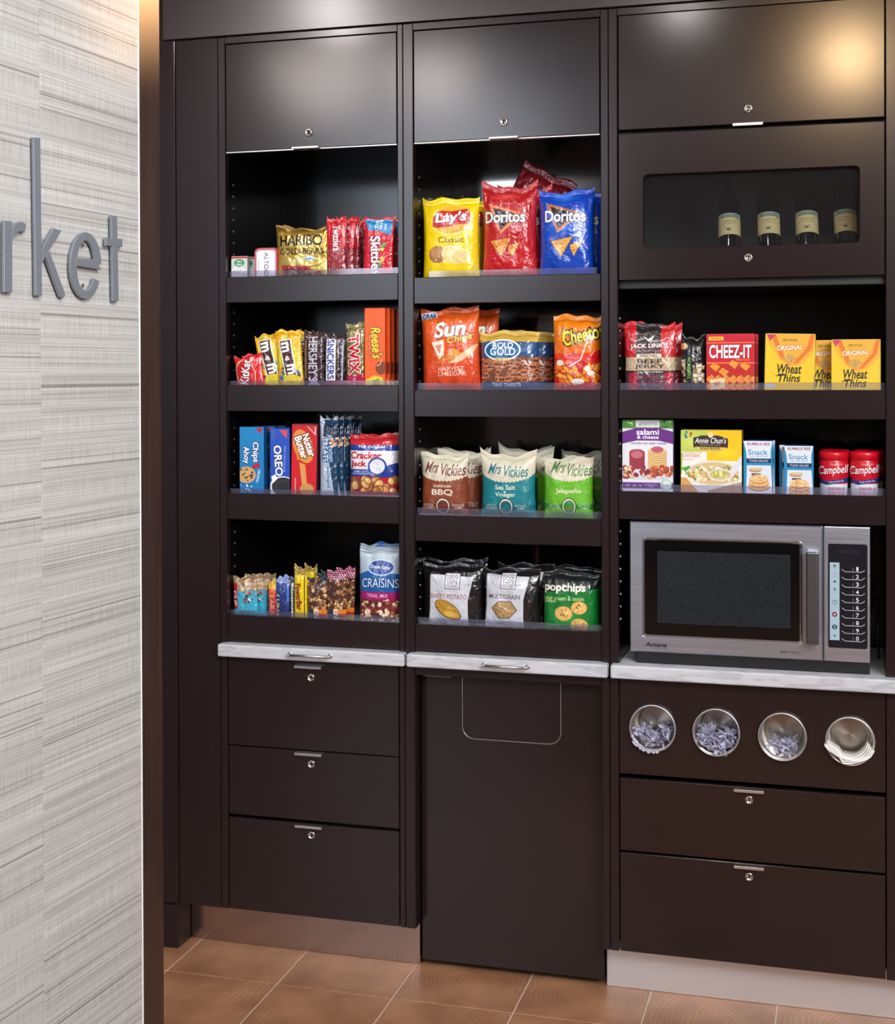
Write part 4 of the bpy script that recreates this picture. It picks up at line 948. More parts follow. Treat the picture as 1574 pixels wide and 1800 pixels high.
def a(A):
    A.T("Reese's", 1305, 340, 250, 84, (250, 214, 40), rot=86, bold=.06, out=(110, 50, 10), ow=6, sh=.2)
    A.R(1238, 262, 1262, 440, (190, 60, 10)).T('PEANUT BUTTER CUPS', 1250, 350, 160, 16, (250, 220, 120), rot=90)
    A.E(1340, 540, 45, 55, (130, 50, 20)).L([(1305, 520), (1330, 515), (1345, 470)], 7, (240, 200, 120)).P([(1215, 640), (1280, 600), (1350, 615), (1380, 700), (1215, 700)], (228, 200, 30)).T('KING\nSIZE', 1300, 660, 60, 50, (40, 30, 10), rot=90, bold=.04)
carton('peanut_butter_box', 'A2', (1208, 54, 1375), .014, a, 'tall orange candy box with yellow vertical lettering, at the right end of its shelf', 'candy box', 'tall orange candy box', 'tall orange candy boxes', (242, 92, 14), (226, 60, 16), (240, 80, 20), back=[(.006, .016, 0), (.012, .032, 0), (.018, .048, 0)])
# ------------------------------------------------------------------ left cabinet, third shelf (A3)
def cook(A, x, y, r):
    A.E(x, y, r, r*.88, (214, 170, 110)).B(x-r*.7, y-r*.6, x+r*.7, y+r*.6, 16, 5, 11, [(70, 44, 30), (96, 60, 36)], .8)
def a(A):
    A.G(190, 140, 390, 700, (26, 138, 200), (20, 120, 186)); A.P([(320, 150), (372, 150), (362, 200)], (200, 30, 50))
    A.T('Chips', 315, 345, 165, 62, W_, rot=88, bold=.07, out=(14, 60, 120), ow=6).T('Ahoy', 240, 370, 140, 62, W_, rot=88, bold=.07, out=(14, 60, 120), ow=6).P([(290, 455), (350, 430), (352, 470), (292, 482)], (190, 30, 40))
    A.T('ORIGINAL', 340, 540, 110, 22, W_, rot=100, bold=.03); cook(A, 245, 530, 76); A.B(200, 600, 290, 680, 12, 5, 12, [(20, 70, 140), (230, 230, 240)], .7)
carton('cookie_box', 'A3', (190, 142, 388), .03, a, 'light blue cookie box at the left end of the third left shelf', 'cookie box', 'light blue cookie box', 'light blue cookie boxes', (28, 134, 198), (20, 84, 140), back=[(.014, .034, 0), (.028, .068, 0)])
def a(A):
    A.G(438, 150, 605, 700, (40, 84, 190), (24, 74, 190)); A.P([(510, 165), (580, 168), (572, 235)], (220, 80, 90)).R(452, 160, 480, 240, (60, 100, 180))
    A.T('OREO', 505, 415, 250, 64, W_, rot=86, bold=.07, out=(16, 36, 120), ow=4).T('MILK CHOCOLATE', 556, 400, 210, 16, (200, 215, 245), rot=92)
    A.E(540, 640, 110, 100, (230, 235, 245)).E(545, 625, 92, 74, (30, 26, 30)).E(545, 625, 76, 60, (56, 50, 54)).E(545, 625, 50, 38, (40, 36, 40)).P([(448, 545), (480, 525), (500, 560), (460, 600)], W_)
carton('sandwich_cookie_box', 'A3', (438, 152, 598), .03, a, 'dark blue sandwich cookie box with white vertical lettering', 'cookie box', 'dark blue cookie box', 'dark blue cookie boxes', (34, 78, 190), (16, 36, 92), back=[(.004, .034, 0)])
def a(A):
    A.P([(715, 125), (800, 122), (800, 210)], (240, 220, 220)).P([(730, 132), (792, 130), (792, 192)], (200, 40, 50)); A.R(604, 120, 815, 136, (170, 30, 40))
    A.E(700, 300, 78, 140, (224, 150, 60), rot=-18); A.T('Nutter', 745, 290, 190, 62, W_, rot=70, bold=.08, out=(120, 60, 20), ow=8).T('Butter', 685, 310, 190, 62, W_, rot=70, bold=.08, out=(120, 60, 20), ow=8)
    A.P([(640, 310), (660, 305), (672, 410), (652, 415)], (230, 130, 30)); A.P([(670, 430), (720, 450), (735, 620), (700, 660)], (224, 160, 84)); A.E(735, 650, 56, 50, (214, 156, 88))
    for i in range(5): A.L([(690, 625+i*16), (785, 612+i*16)], 3, (180, 118, 60))
    A.R(636, 560, 646, 700, (230, 150, 150))
carton('peanut_cookie_box', 'A3', (606, 120, 812), .03, a, 'red peanut cookie box with an orange oval behind white lettering', 'cookie box', 'red cookie box', 'red cookie boxes', (208, 22, 32), (70, 30, 44), tilt=1.2, back=[(.010, .036, 0)])
def a(A):
    A.P([(845, 60), (880, 60), (970, 720), (845, 720)], (188, 200, 220)); A.R(880, 120, 1000, 210, (20, 36, 66)).T('RICE KRISPIES', 935, 310, 220, 34, (205, 225, 240), rot=88, bold=.04, out=(30, 80, 130), ow=4)
    A.T('TREATS', 895, 318, 200, 50, (220, 235, 245), rot=88, bold=.08, out=(20, 70, 130), ow=6).T('the Original', 918, 545, 170, 26, (20, 120, 160), rot=88, bold=.03)
    A.B(935, 220, 990, 320, 8, 10, 15, [(220, 120, 60), (230, 200, 160)], .8); A.R(845, 60, 1010, 72, (220, 226, 236))
bag('crisped_rice_bar', 'A3', (848, 60, 992), .018, a, 'tall white and navy crisped rice bar beside the red popcorn bag', 'snack bar', 'white and navy rice bar', 'white and navy rice bars', (26, 66, 100), crinkle=.45, ear=.002, pinch=.01, metal=.15, back=[(.008, .02, 0), (.016, .04, 1), (.024, .06, -1), (.030, .08, 1)])
def a(A):
    A.G(1090, 195, 1500, 290, (196, 32, 42), (214, 44, 52)); A.R(1090, 275, 1500, 330, (34, 62, 150)).T('The Original', 1282, 292, 220, 28, W_, bold=.05)
    A.R(1090, 322, 1500, 480, (236, 236, 240)); A.R(1090, 475, 1330, 535, (34, 62, 150)).T('CARAMEL COATED\nPOPCORN & PEANUTS', 1200, 502, 150, 34, W_, bold=.03)
    A.T('Cracker', 1240, 360, 260, 60, (200, 26, 40), bold=.07, sh=.05).T('Jack', 1180, 436, 140, 60, (200, 26, 40), bold=.07, sh=.05)
    A.P([(1310, 480), (1480, 420), (1500, 480), (1500, 540), (1300, 540)], (34, 62, 150)); A.E(1335, 450, 74, 74, (34, 62, 150)).E(1335, 450, 60, 60, (226, 230, 240))
    A.B(1105, 560, 1490, 660, 34, 26, 40, [(214, 150, 84), (190, 118, 60), (226, 176, 110), (160, 90, 50)], .8, (120, 60, 40)); A.R(1090, 660, 1500, 760, (176, 22, 50))
bag('caramel_popcorn_bag', 'A3', (1093, 192, 1492), .05, a, 'red, white and blue caramel popcorn bag at the right end of its shelf', 'snack bag', base=(190, 26, 46), crinkle=.3, ear=.002, pinch=.01, back=[(.006, .055, 0)], blab=['caramel popcorn bag standing behind the red, white and blue one'])
# ------------------------------------------------------------------ left cabinet, fourth shelf (A4)
def a(A):
    A.G(130, 415, 335, 530, (150, 120, 90), (176, 146, 110)).B(170, 420, 330, 560, 34, 8, 26, [(190, 160, 120), (110, 84, 60), (210, 190, 150)], .35)
    A.P([(180, 530), (240, 560), (330, 600), (330, 760), (140, 760)], (64, 176, 206)).R(130, 470, 178, 690, (180, 40, 50)).T('CLIF', 155, 600, 130, 30, W_, rot=90, bold=.05)
    A.B(220, 560, 300, 630, 12, 8, 20, [(40, 60, 70), (170, 50, 40), (230, 220, 200)], .4); A.B(140, 720, 330, 760, 10, 8, 16, [(70, 110, 60), (60, 140, 180)], .5)
bag('energy_bar', 'A4', (136, 415, 332), .02, a, 'turquoise and tan energy bar at the left end of the fourth shelf', 'snack bar', 'turquoise energy bar', 'turquoise energy bars', (84, 160, 184), tilt=-2, crinkle=.5, ear=.004, pinch=.02, back=[(.016, .02, 4), (.03, .04, 2)])
def a(A):
    A.E(460, 500, 40, 40, (230, 190, 60)).E(455, 560, 44, 40, (226, 90, 40)).T('LARA', 462, 660, 170, 36, (240, 170, 120), rot=90, bold=.04).R(490, 470, 505, 780, (120, 30, 90))
bag('fruit_bar', 'A4', (428, 470, 506), .016, a, 'narrow red and yellow fruit bar beside the navy bar', 'snack bar', base=(186, 50, 60), crinkle=.5, ear=.002, pinch=.02, back=[(-.004, .018, 0)], blab=['narrow fruit bar tucked behind the red and yellow one'])
def a(A):
    A.G(486, 430, 605, 780, (44, 78, 150), (20, 34, 96)).R(486, 430, 605, 470, (150, 170, 220)).E(590, 560, 10, 130, (80, 130, 220), soft=.6); A.T('LUNA', 507, 665, 190, 36, (222, 222, 80), rot=90, bold=.06)
bag('navy_bar', 'A4', (486, 432, 602), .02, a, 'navy blue snack bar with yellow vertical lettering', 'snack bar', base=(26, 46, 112), crinkle=.55, ear=.003, pinch=.02, back=[(.008, .024, -2)], blab=['navy snack bar half hidden behind the front navy bar'])
def a(A):
    A.R(620, 460, 634, 780, (230, 230, 226)).T('PROTEIN', 627, 600, 200, 12, (20, 20, 20), rot=90); A.R(600, 440, 640, 470, (90, 70, 60))
bag('protein_bar', 'A4', (592, 445, 650), .016, a, 'black and white protein bar squeezed in beside the yellow bar', 'snack bar', base=(26, 24, 26), crinkle=.4, ear=.002, pinch=.02, yoff=.006)
def a(A):
    A.R(630, 360, 745, 408, (176, 146, 70)).T('PowerBar', 680, 590, 220, 44, (150, 30, 40), rot=86, bold=.04, out=(80, 20, 20), ow=1); A.R(722, 410, 728, 790, (60, 50, 20))
bag('yellow_bar', 'A4', (638, 362, 742), .016, a, 'bright yellow energy bar with dark red vertical lettering', 'snack bar', 'yellow energy bar', 'yellow energy bars', (236, 208, 20), crinkle=.4, ear=.002, pinch=.02, back=[(-.008, .019, 0, .004), (.012, .036, 0, .004)])
def nut(x, top):
    def f(A):
        A.R(x, 330, x+180, A.yb, (70, 48, 40)); A.B(x+4, 455, x+175, 690, 60, 12, 24, [(176, 120, 70), (214, 170, 116), (120, 66, 40), (90, 50, 36), (200, 140, 90)], .6, (50, 30, 24))
        A.R(x, 690, x+180, 800, (50, 60, 70)).R(x+60, 690, x+180, 730, (226, 130, 40)).R(x+95, 728, x+180, 760, (190, 50, 40)).R(x+60, 760, x+180, 800, (130, 150, 40)); A.T('KIND', x+78, 745, 110, 40, W_, rot=90, bold=.04)
        if top == 'dot':
            A.R(x, 330, x+180, 445, (130, 26, 66))
            for i in range(9):
                for j in range(7): A.E(x+8+i*20+(j % 2)*10, 342+j*16, 6, 5, (236, 214, 224))
        else: A.R(x, 330, x+180, 445, (20, 60, 70)); A.E(x+90, 390, 80, 24, (60, 120, 126), soft=.8)
    return f
bag('nut_bar', 'A4', (745, 430, 905), .02, nut(745, 't'), 'clear-wrapped nut bar with a dark teal end beside the yellow bar', 'snack bar', 'teal-ended nut bar', 'teal-ended nut bars', (70, 48, 40), crinkle=.4, ear=.002, pinch=.01, back=[(.012, .024, 1, .008), (.018, .048, -1, .010)])
bag('nut_bar', 'A4', (905, 365, 1062), .02, nut(905, 'dot'), 'clear-wrapped nut bar with a crimson dotted end', 'snack bar', 'dotted-end nut bar', 'dotted-end nut bars', (70, 48, 40), crinkle=.4, ear=.002, pinch=.01, back=[(.010, .024, 2, .002)])
def a(A):
    A.R(1170, 180, 1500, 410, (176, 196, 208)).G(1170, 180, 1500, 260, (160, 180, 192), (190, 206, 214)); A.L([(1190, 226), (1270, 230)], 3, (60, 90, 110))
    A.P([(1170, 410), (1250, 375), (1400, 385), (1500, 400), (1500, 560), (1170, 560)], (16, 92, 160)); A.R(1170, 545, 1500, 615, (160, 20, 100))
    A.E(1355, 345, 108, 66, (196, 214, 236)).E(1355, 345, 98, 56, (24, 60, 140)).T('Ocean Spray', 1350, 345, 165, 38, W_, bold=.04, rot=4); A.T('CRAISINS', 1348, 470, 290, 74, (226, 238, 248), bold=.01, arc=6, out=(10, 50, 110), ow=3); A.T('TRAIL MIX', 1330, 575, 170, 30, (240, 200, 225), bold=.03)
    A.R(1170, 612, 1500, 830, (120, 40, 48)); A.B(1175, 615, 1498, 800, 150, 12, 24, [(130, 40, 46), (90, 40, 34), (222, 186, 140), (160, 84, 60), (70, 34, 30), (236, 214, 180)], .75)
bag('dried_fruit_pouch', 'A4', (1172, 178, 1500), .04, a, 'blue and white dried cranberry pouch at the right end of the lowest shelf', 'snack pouch', 'dried cranberry pouch', 'dried cranberry pouches', (30, 90, 160), crinkle=.25, ear=.001, pinch=.005, gusset=True, wr=.5, back=[(-.016, .045, 0, .001)])
# ------------------------------------------------------------------ middle cabinet, top shelf (B1)
def chip3(A, pts, c=(226, 150, 50)):
    A.P(pts, (110, 60, 20)); cx = sum(p[0] for p in pts)/len(pts); cy = sum(p[1] for p in pts)/len(pts)
    q = [(cx+(x-cx)*.94, cy+(y-cy)*.94) for x, y in pts]; A.P(q, c)
    for _ in range(26):
        t = sorted([A.rng.rand(), A.rng.rand()]); w = (t[0], t[1]-t[0], 1-t[1]); x = sum(a_*p[0] for a_, p in zip(w, q)); y = sum(a_*p[1] for a_, p in zip(w, q)); A.E(x, y, A.rng.uniform(4, 9), 4, (200, 90, 24) if A.rng.rand() > .5 else (244, 190, 90), A.rng.uniform(0, 90), .8)
def a(A):
    A.E(375, 690, 148, 120, (250, 236, 130)).E(375, 690, 138, 110, (250, 170, 20)).E(370, 600, 110, 30, (255, 200, 60), al=.6)
    A.P([(262, 628), (300, 612), (380, 622), (460, 606), (502, 604), (514, 650), (506, 722), (430, 728), (360, 744), (262, 752), (238, 735), (240, 660)], (190, 26, 34)); A.T("Lay's", 375, 675, 228, 104, W_, rot=-3, bold=.07, out=(150, 10, 24), ow=6, sh=.15)
    A.T('Classic', 376, 845, 190, 46, (80, 70, 10), bold=0); A.E(275, 960, 68, 66, (170, 116, 70), rot=20).E(270, 945, 55, 40, (190, 136, 88), rot=20)
    A.E(395, 960, 90, 74, (228, 206, 130), rot=25).E(420, 965, 84, 66, (240, 224, 160), rot=25).E(450, 985, 70, 50, (232, 210, 136), rot=15); A.R(180, 1035, 560, 1050, (240, 210, 20))
bag('potato_chip_bag', 'B1', (140, 520, 572), .062, a, 'yellow potato chip bag on the top shelf of the middle cabinet', 'chip bag', 'yellow chip bag', 'yellow potato chip bags', (246, 214, 10), crinkle=.3, ear=.012, pinch=.06, wr=1.2, back=[(.008, .07, 2)], blab=['yellow chip bag directly behind the front yellow chip bag'])
bag('potato_chip_bag', 'B1', (0, 530, 200), .05, lambda A: A.G(0, 500, 300, 1200, (150, 140, 20), (170, 150, 20)), 'dark yellow bag edge-on against the left side panel, behind the yellow chips', 'chip bag', base=(160, 140, 20), yoff=.15, group='yellow potato chip bags')
def tort(x, red):
    def f(A):
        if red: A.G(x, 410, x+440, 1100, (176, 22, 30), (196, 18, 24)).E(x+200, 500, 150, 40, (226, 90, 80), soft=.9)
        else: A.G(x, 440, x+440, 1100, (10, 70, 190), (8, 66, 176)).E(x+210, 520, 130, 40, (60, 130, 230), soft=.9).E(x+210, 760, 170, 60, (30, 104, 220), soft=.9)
        o = x if red else x+4; dy = 0 if red else 0
        s = [(o+75, 560), (o+190, 610), (o+330, 640), (o+235, 700), (o+165, 790)]
        A.P([(o+85, 560), (o+330, 640), (o+165, 795)], (196, 110, 60) if not red else (226, 120, 60)).P([(o+110, 588), (o+290, 648), (o+168, 765)], (26, 24, 30))
        A.L([(o+75, 555), (o+165, 790)], 7, (214, 150, 110)).L([(o+165, 790), (o+340, 640)], 9, (236, 170, 110))
        A.T('Doritos', x+195 if red else x+222, 665, 300, 92, (246, 246, 250), bold=.06, out=(30, 10, 20) if red else (10, 30, 90), ow=5, sh=0)
        A.T('NACHO\nCHEESE' if red else 'COOL\nRANCH', x+285 if red else x+325, 757, 78, 44, (245, 225, 225), bold=.04)
        if red: chip3(A, [(x+80, 850), (x+250, 830), (x+170, 985)]); chip3(A, [(x+215, 905), (x+310, 860), (x+250, 985)])
        else: chip3(A, [(x+112, 860), (x+285, 822), (x+195, 985)], (222, 170, 84)); chip3(A, [(x+255, 890), (x+350, 858), (x+285, 985)], (222, 170, 84))
    return f
bag('tortilla_chip_bag', 'B1', (583, 418, 1008), .062, tort(578, True), 'red tortilla chip bag in the centre of the top middle shelf', 'chip bag', 'red tortilla chip bag', 'red tortilla chip bags', (186, 20, 28), crinkle=.5, ear=.014, pinch=.09, wr=1.5, back=[(.020, .07, 0)], blab=['red tortilla chip bag showing to the right behind the front red one'])
bag('tall_red_bag', 'B1', (890, 330, 1330), .045, lambda A: A.G(880, 240, 1300, 1200, (110, 16, 28), (130, 20, 30)), 'dark red chip bag leaning with its pointed corner above the others', 'chip bag', base=(120, 18, 28), yoff=.16, tilt=0, ear=.0, crinkle=.6, wr=1.6, pinch=.02)
lean_corner(PROD[-1], 27, onY(925, 279, PROD[-1].location.y))
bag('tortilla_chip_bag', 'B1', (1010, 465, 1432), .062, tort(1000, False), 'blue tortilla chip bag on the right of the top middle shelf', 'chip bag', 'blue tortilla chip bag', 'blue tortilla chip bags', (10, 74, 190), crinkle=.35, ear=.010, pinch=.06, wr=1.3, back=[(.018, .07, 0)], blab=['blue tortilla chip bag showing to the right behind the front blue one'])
# ------------------------------------------------------------------ middle cabinet, second shelf (B2)
def a(A):
    A.G(85, 75, 530, 760, (232, 98, 30), (206, 62, 28)); A.P([(95, 115), (210, 95), (222, 150), (110, 165)], (226, 226, 240)).T('GRAB', 162, 135, 100, 44, (24, 40, 90), rot=-8, bold=.05)
    A.T('Sun', 330, 240, 225, 118, (250, 245, 235), rot=-5, bold=.07, out=(120, 90, 80), ow=5, sh=.25).T('Chips', 395, 320, 180, 66, (252, 208, 40), rot=-10, bold=.05, out=(120, 50, 10), ow=4, sh=.2)
    A.P([(190, 340), (285, 320), (280, 440), (245, 470)], (240, 232, 214)).P([(215, 365), (270, 355), (250, 430)], (220, 150, 120))
    A.P([(300, 440), (350, 385), (430, 440), (340, 470)], (230, 160, 70)).P([(310, 500), (400, 440), (470, 380), (520, 360), (480, 440), (380, 500)], (240, 200, 160))
    for i in range(7): A.L([(225+i*16, 500), (250+i*18, 440)], 5, (200, 160, 60))
    A.T('HARVEST', 330, 545, 190, 34, (236, 210, 200), bold=.02).T('CHEDDAR', 335, 582, 205, 34, (236, 210, 200), bold=.02)
bag('multigrain_chip_bag', 'B2', (92, 82, 532), .06, a, 'orange multigrain chip bag at the left end of the second middle shelf', 'chip bag', 'orange multigrain chip bag', 'orange multigrain chip bags', (222, 80, 28), tilt=-1.5, crinkle=.4, ear=.006, pinch=.05, wr=1.2, back=[(.026, .07, 2)])
def a(A):
    A.R(560, 250, 1040, 335, (206, 170, 70)).P([(560, 340), (640, 320), (1040, 330), (1040, 450), (900, 440), (620, 480), (560, 380)], (22, 76, 130))
    A.R(560, 450, 1040, 660, (120, 66, 44))
    for _ in range(52):
        x, y = A.rng.uniform(600, 1010), A.rng.uniform(455, 640); r = A.rng.uniform(24, 34); ro = A.rng.uniform(0, 180)
        A.E(x, y, r, r*.85, (84, 40, 26), ro).E(x, y, r*.94, r*.8, (196, 124, 84), ro).E(x-r*.3, y, r*.28, r*.42, (96, 48, 32), ro).E(x+r*.32, y, r*.28, r*.42, (96, 48, 32), ro)
    A.E(755, 390, 138, 84, (240, 244, 246)).E(755, 390, 126, 72, (24, 96, 150)); A.T('ROLD', 760, 352, 150, 44, W_, bold=.03, arc=3).T('GOLD', 760, 402, 190, 58, W_, bold=.03); A.R(700, 452, 820, 472, (226, 204, 110)).T('SINCE 1917', 760, 462, 90, 12, (60, 50, 20))
    A.R(560, 640, 1040, 800, (28, 70, 120)); A.T('TINY TWISTS', 785, 662, 215, 32, (236, 240, 244), bold=.05, arc=-4)
bag('pretzel_bag', 'B2', (572, 250, 1020), .06, a, 'blue and gold pretzel bag in the middle of the second middle shelf', 'snack bag', 'pretzel bag', 'blue and gold pretzel bags', (120, 66, 44), crinkle=.35, ear=.006, pinch=.05, wr=1.0, back=[(.022, .066, 1), (-.01, .135, 0, .004)])
def a(A):
    A.G(1120, 120, 1480, 420, (240, 140, 20), (236, 110, 20)); A.P([(1120, 440), (1250, 520), (1400, 440), (1480, 380), (1480, 760), (1100, 760)], (206, 24, 24))
    A.T('Cheetos', 1350, 275, 300, 118, (250, 214, 40), rot=-14, bold=.06, out=(24, 20, 20), ow=9, sh=.1); A.P([(1200, 330), (1195, 270), (1215, 230), (1225, 300)], (250, 214, 40))
    A.T('Crunchy', 1345, 340, 150, 40, (250, 200, 60), rot=-10, bold=.05, out=(120, 30, 10), ow=3)
    A.B(1150, 520, 1480, 640, 24, 34, 56, [(240, 130, 30), (230, 100, 24), (246, 150, 50)], .3, (150, 50, 10)); A.E(1410, 570, 28, 18, (236, 232, 226)).E(1180, 490, 30, 22, (230, 224, 214)).E(1385, 535, 22, 20, (240, 236, 226)).E(1315, 635, 48, 24, (232, 226, 214))
    A.P([(1225, 430), (1290, 400), (1340, 440), (1260, 520)], (226, 90, 90)); A.L([(1385, 330), (1335, 470), (1250, 520)], 9, (250, 240, 230))
bag('cheese_puff_bag', 'B2', (1120, 128, 1484), .055, a, 'orange and red cheese snack bag at the right end of the second middle shelf', 'snack bag', base=(226, 60, 24), crinkle=.45, ear=.006, pinch=.03, wr=1.2, back=[(-.006, .065, 0)], blab=['cheese snack bag behind the front orange and red one'])
# ------------------------------------------------------------------ middle cabinet, third shelf (B3)
def kettle(x, c, d, flav, ink, fs):
    def f(A):
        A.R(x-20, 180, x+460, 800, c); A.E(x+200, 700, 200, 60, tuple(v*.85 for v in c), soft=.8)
        A.R(x-20, 180, x+460, 300, (214, 208, 184)); A.E(x+195, 310, 205, 118, (214, 208, 184))
        for i in range(23):
            t = PI*(i+.5)/23; A.E(x+195+205*math.cos(t), 310+116*math.sin(t), 11, 9, (214, 208, 184)); A.E(x+195+178*math.cos(t), 306+92*math.sin(t), 3, 3, (150, 140, 110))
        A.T('Mrs', x+110, 325, 95, 86, ink, bold=.02, sh=.25).T('Vickies', x+260, 345, 180, 92, ink, bold=.02, sh=.12, arc=-4)
        for (t, yy, w, h) in fs: A.T(t, x+185, yy, w, h, (232, 222, 206), bold=.05)
        A.R(x-20, 608, x+460, 650, d); A.T('KETTLE\nCOOKED', x+78, 629, 100, 38, (222, 214, 196), bold=.03).T('POTATO\nCHIPS', x+298, 629, 80, 38, (222, 214, 196), bold=.03)
        A.E(x+190, 625, 54, 66, (30, 30, 34)).E(x+190, 625, 48, 60, (220, 212, 192)).E(x+190, 628, 40, 50, d).E(x+190, 648, 36, 26, ink)
    return f
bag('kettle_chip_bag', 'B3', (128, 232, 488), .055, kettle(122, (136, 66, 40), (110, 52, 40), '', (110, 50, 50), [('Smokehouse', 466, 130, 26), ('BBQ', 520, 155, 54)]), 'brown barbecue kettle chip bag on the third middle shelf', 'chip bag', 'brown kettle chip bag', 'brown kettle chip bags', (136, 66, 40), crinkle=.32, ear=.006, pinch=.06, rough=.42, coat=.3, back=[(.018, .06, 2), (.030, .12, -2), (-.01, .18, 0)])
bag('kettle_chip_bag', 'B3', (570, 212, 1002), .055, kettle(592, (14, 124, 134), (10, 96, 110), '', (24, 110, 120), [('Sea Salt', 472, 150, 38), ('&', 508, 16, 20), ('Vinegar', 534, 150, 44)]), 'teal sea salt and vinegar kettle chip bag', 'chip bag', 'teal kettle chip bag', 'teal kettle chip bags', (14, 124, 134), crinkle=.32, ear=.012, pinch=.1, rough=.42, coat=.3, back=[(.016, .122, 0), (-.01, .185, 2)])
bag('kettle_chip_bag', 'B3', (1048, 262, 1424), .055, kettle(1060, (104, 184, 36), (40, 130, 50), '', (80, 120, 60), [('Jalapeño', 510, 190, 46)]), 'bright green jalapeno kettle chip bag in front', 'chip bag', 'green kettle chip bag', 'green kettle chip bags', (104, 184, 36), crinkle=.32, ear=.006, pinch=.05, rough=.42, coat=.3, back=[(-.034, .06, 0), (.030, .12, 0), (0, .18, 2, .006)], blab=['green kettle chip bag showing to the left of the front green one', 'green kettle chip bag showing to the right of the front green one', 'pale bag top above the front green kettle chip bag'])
# ------------------------------------------------------------------ middle cabinet, fourth shelf (B4)
def blk(x, nm, ink, wn, kind):
    def f(A):
        A.R(x-60, 120, x+500, 800, (20, 17, 18)); A.P([(x+70, 225), (x+390, 240), (x+350, 420), (x+350, 800), (x+40, 800), (x+70, 480)], (206, 208, 216))
        A.R(x+183, 212, x+295, 335, (60, 60, 66)).R(x+188, 217, x+290, 330, (232, 232, 236)); A.T('FOOD', x+238, 238, 86, 26, (60, 60, 66), bold=.02).T('SHOULD', x+238, 262, 80, 14, (60, 60, 66)).T('TASTE', x+238, 284, 84, 20, (60, 60, 66), bold=.01).T('GOOD', x+238, 310, 84, 24, (60, 60, 66), bold=.02)
        A.T('GLUTEN FREE', x+330, 300, 70, 10, (120, 120, 130)); A.T(nm, x+210, 395, wn, 36, ink, bold=.005, sh=.0)
        if kind == 0: A.E(x+205, 500, 112, 58, (90, 70, 20), rot=36).E(x+205, 498, 106, 52, (184, 140, 40), rot=36).E(x+235, 535, 60, 22, (226, 180, 90), rot=18)
        else: A.P([(x+110, 490), (x+165, 432), (x+260, 430), (x+305, 500), (x+245, 568), (x+160, 565)], (100, 80, 50)).P([(x+116, 490), (x+168, 438), (x+257, 436), (x+298, 500), (x+242, 561), (x+163, 558)], (178, 144, 96)).B(x+150, 450, x+260, 550, 40, 3, 6, [(110, 80, 40), (216, 190, 140)], .8)
        A.R(x+50, 590, x+345, 600, (190, 196, 210)).T('TORTILLA CHIPS', x+130, 610, 130, 14, (70, 80, 110), bold=.02)
    return f
bag('black_chip_bag', 'B4', (145, 150, 600), .055, blk(145, 'SWEET POTATO', (150, 80, 76), 270, 0), 'black and white sweet potato chip bag at the left of the lowest middle shelf', 'chip bag', 'black and white sweet potato bag', 'black and white sweet potato chip bags', (20, 17, 18), crinkle=.45, ear=.008, pinch=.04, wr=1.4, back=[(-.012, .06, 0, .003)])
bag('black_chip_bag', 'B4', (592, 185, 1028), .055, blk(560, 'MULTIGRAIN', (70, 66, 80), 230, 1), 'black and white multigrain chip bag in the middle of the lowest shelf', 'chip bag', 'black and white multigrain bag', 'black and white multigrain chip bags', (20, 17, 18), crinkle=.45, ear=.008, pinch=.06, wr=1.4, back=[(.022, .06, 0, .004)])
def a(A):
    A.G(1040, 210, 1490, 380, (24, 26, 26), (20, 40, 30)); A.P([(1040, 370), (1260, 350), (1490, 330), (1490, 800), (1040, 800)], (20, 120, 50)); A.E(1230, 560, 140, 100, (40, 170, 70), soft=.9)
    A.T('popchips', 1218, 333, 310, 84, (250, 240, 214), bold=.07); A.T('sour cream & onion', 1210, 410, 300, 34, (220, 230, 150), bold=.03).T('potato', 1110, 440, 90, 28, (220, 230, 150), bold=.03)
    for x, y, r in ((1210, 528, 68), (1325, 480, 60), (1325, 618, 66)):
        A.E(x, y, r, r*.86, (190, 130, 50)).E(x, y, r*.93, r*.8, (236, 190, 110)); A.B(x-r*.6, y-r*.5, x+r*.6, y+r*.5, 16, 4, 9, [(206, 130, 60), (120, 110, 40), (248, 214, 150)], .8)
    A.T('% less fat\nthan chips', 1132, 632, 100, 40, (190, 220, 150))
bag('popped_chip_bag', 'B4', (1046, 218, 1468), .055, a, 'green and black popped chip bag at the right of the lowest middle shelf', 'chip bag', 'green popped chip bag', 'green popped chip bags', (20, 110, 46), crinkle=.3, ear=.006, pinch=.03, back=[(.004, .06, 0, .005)])
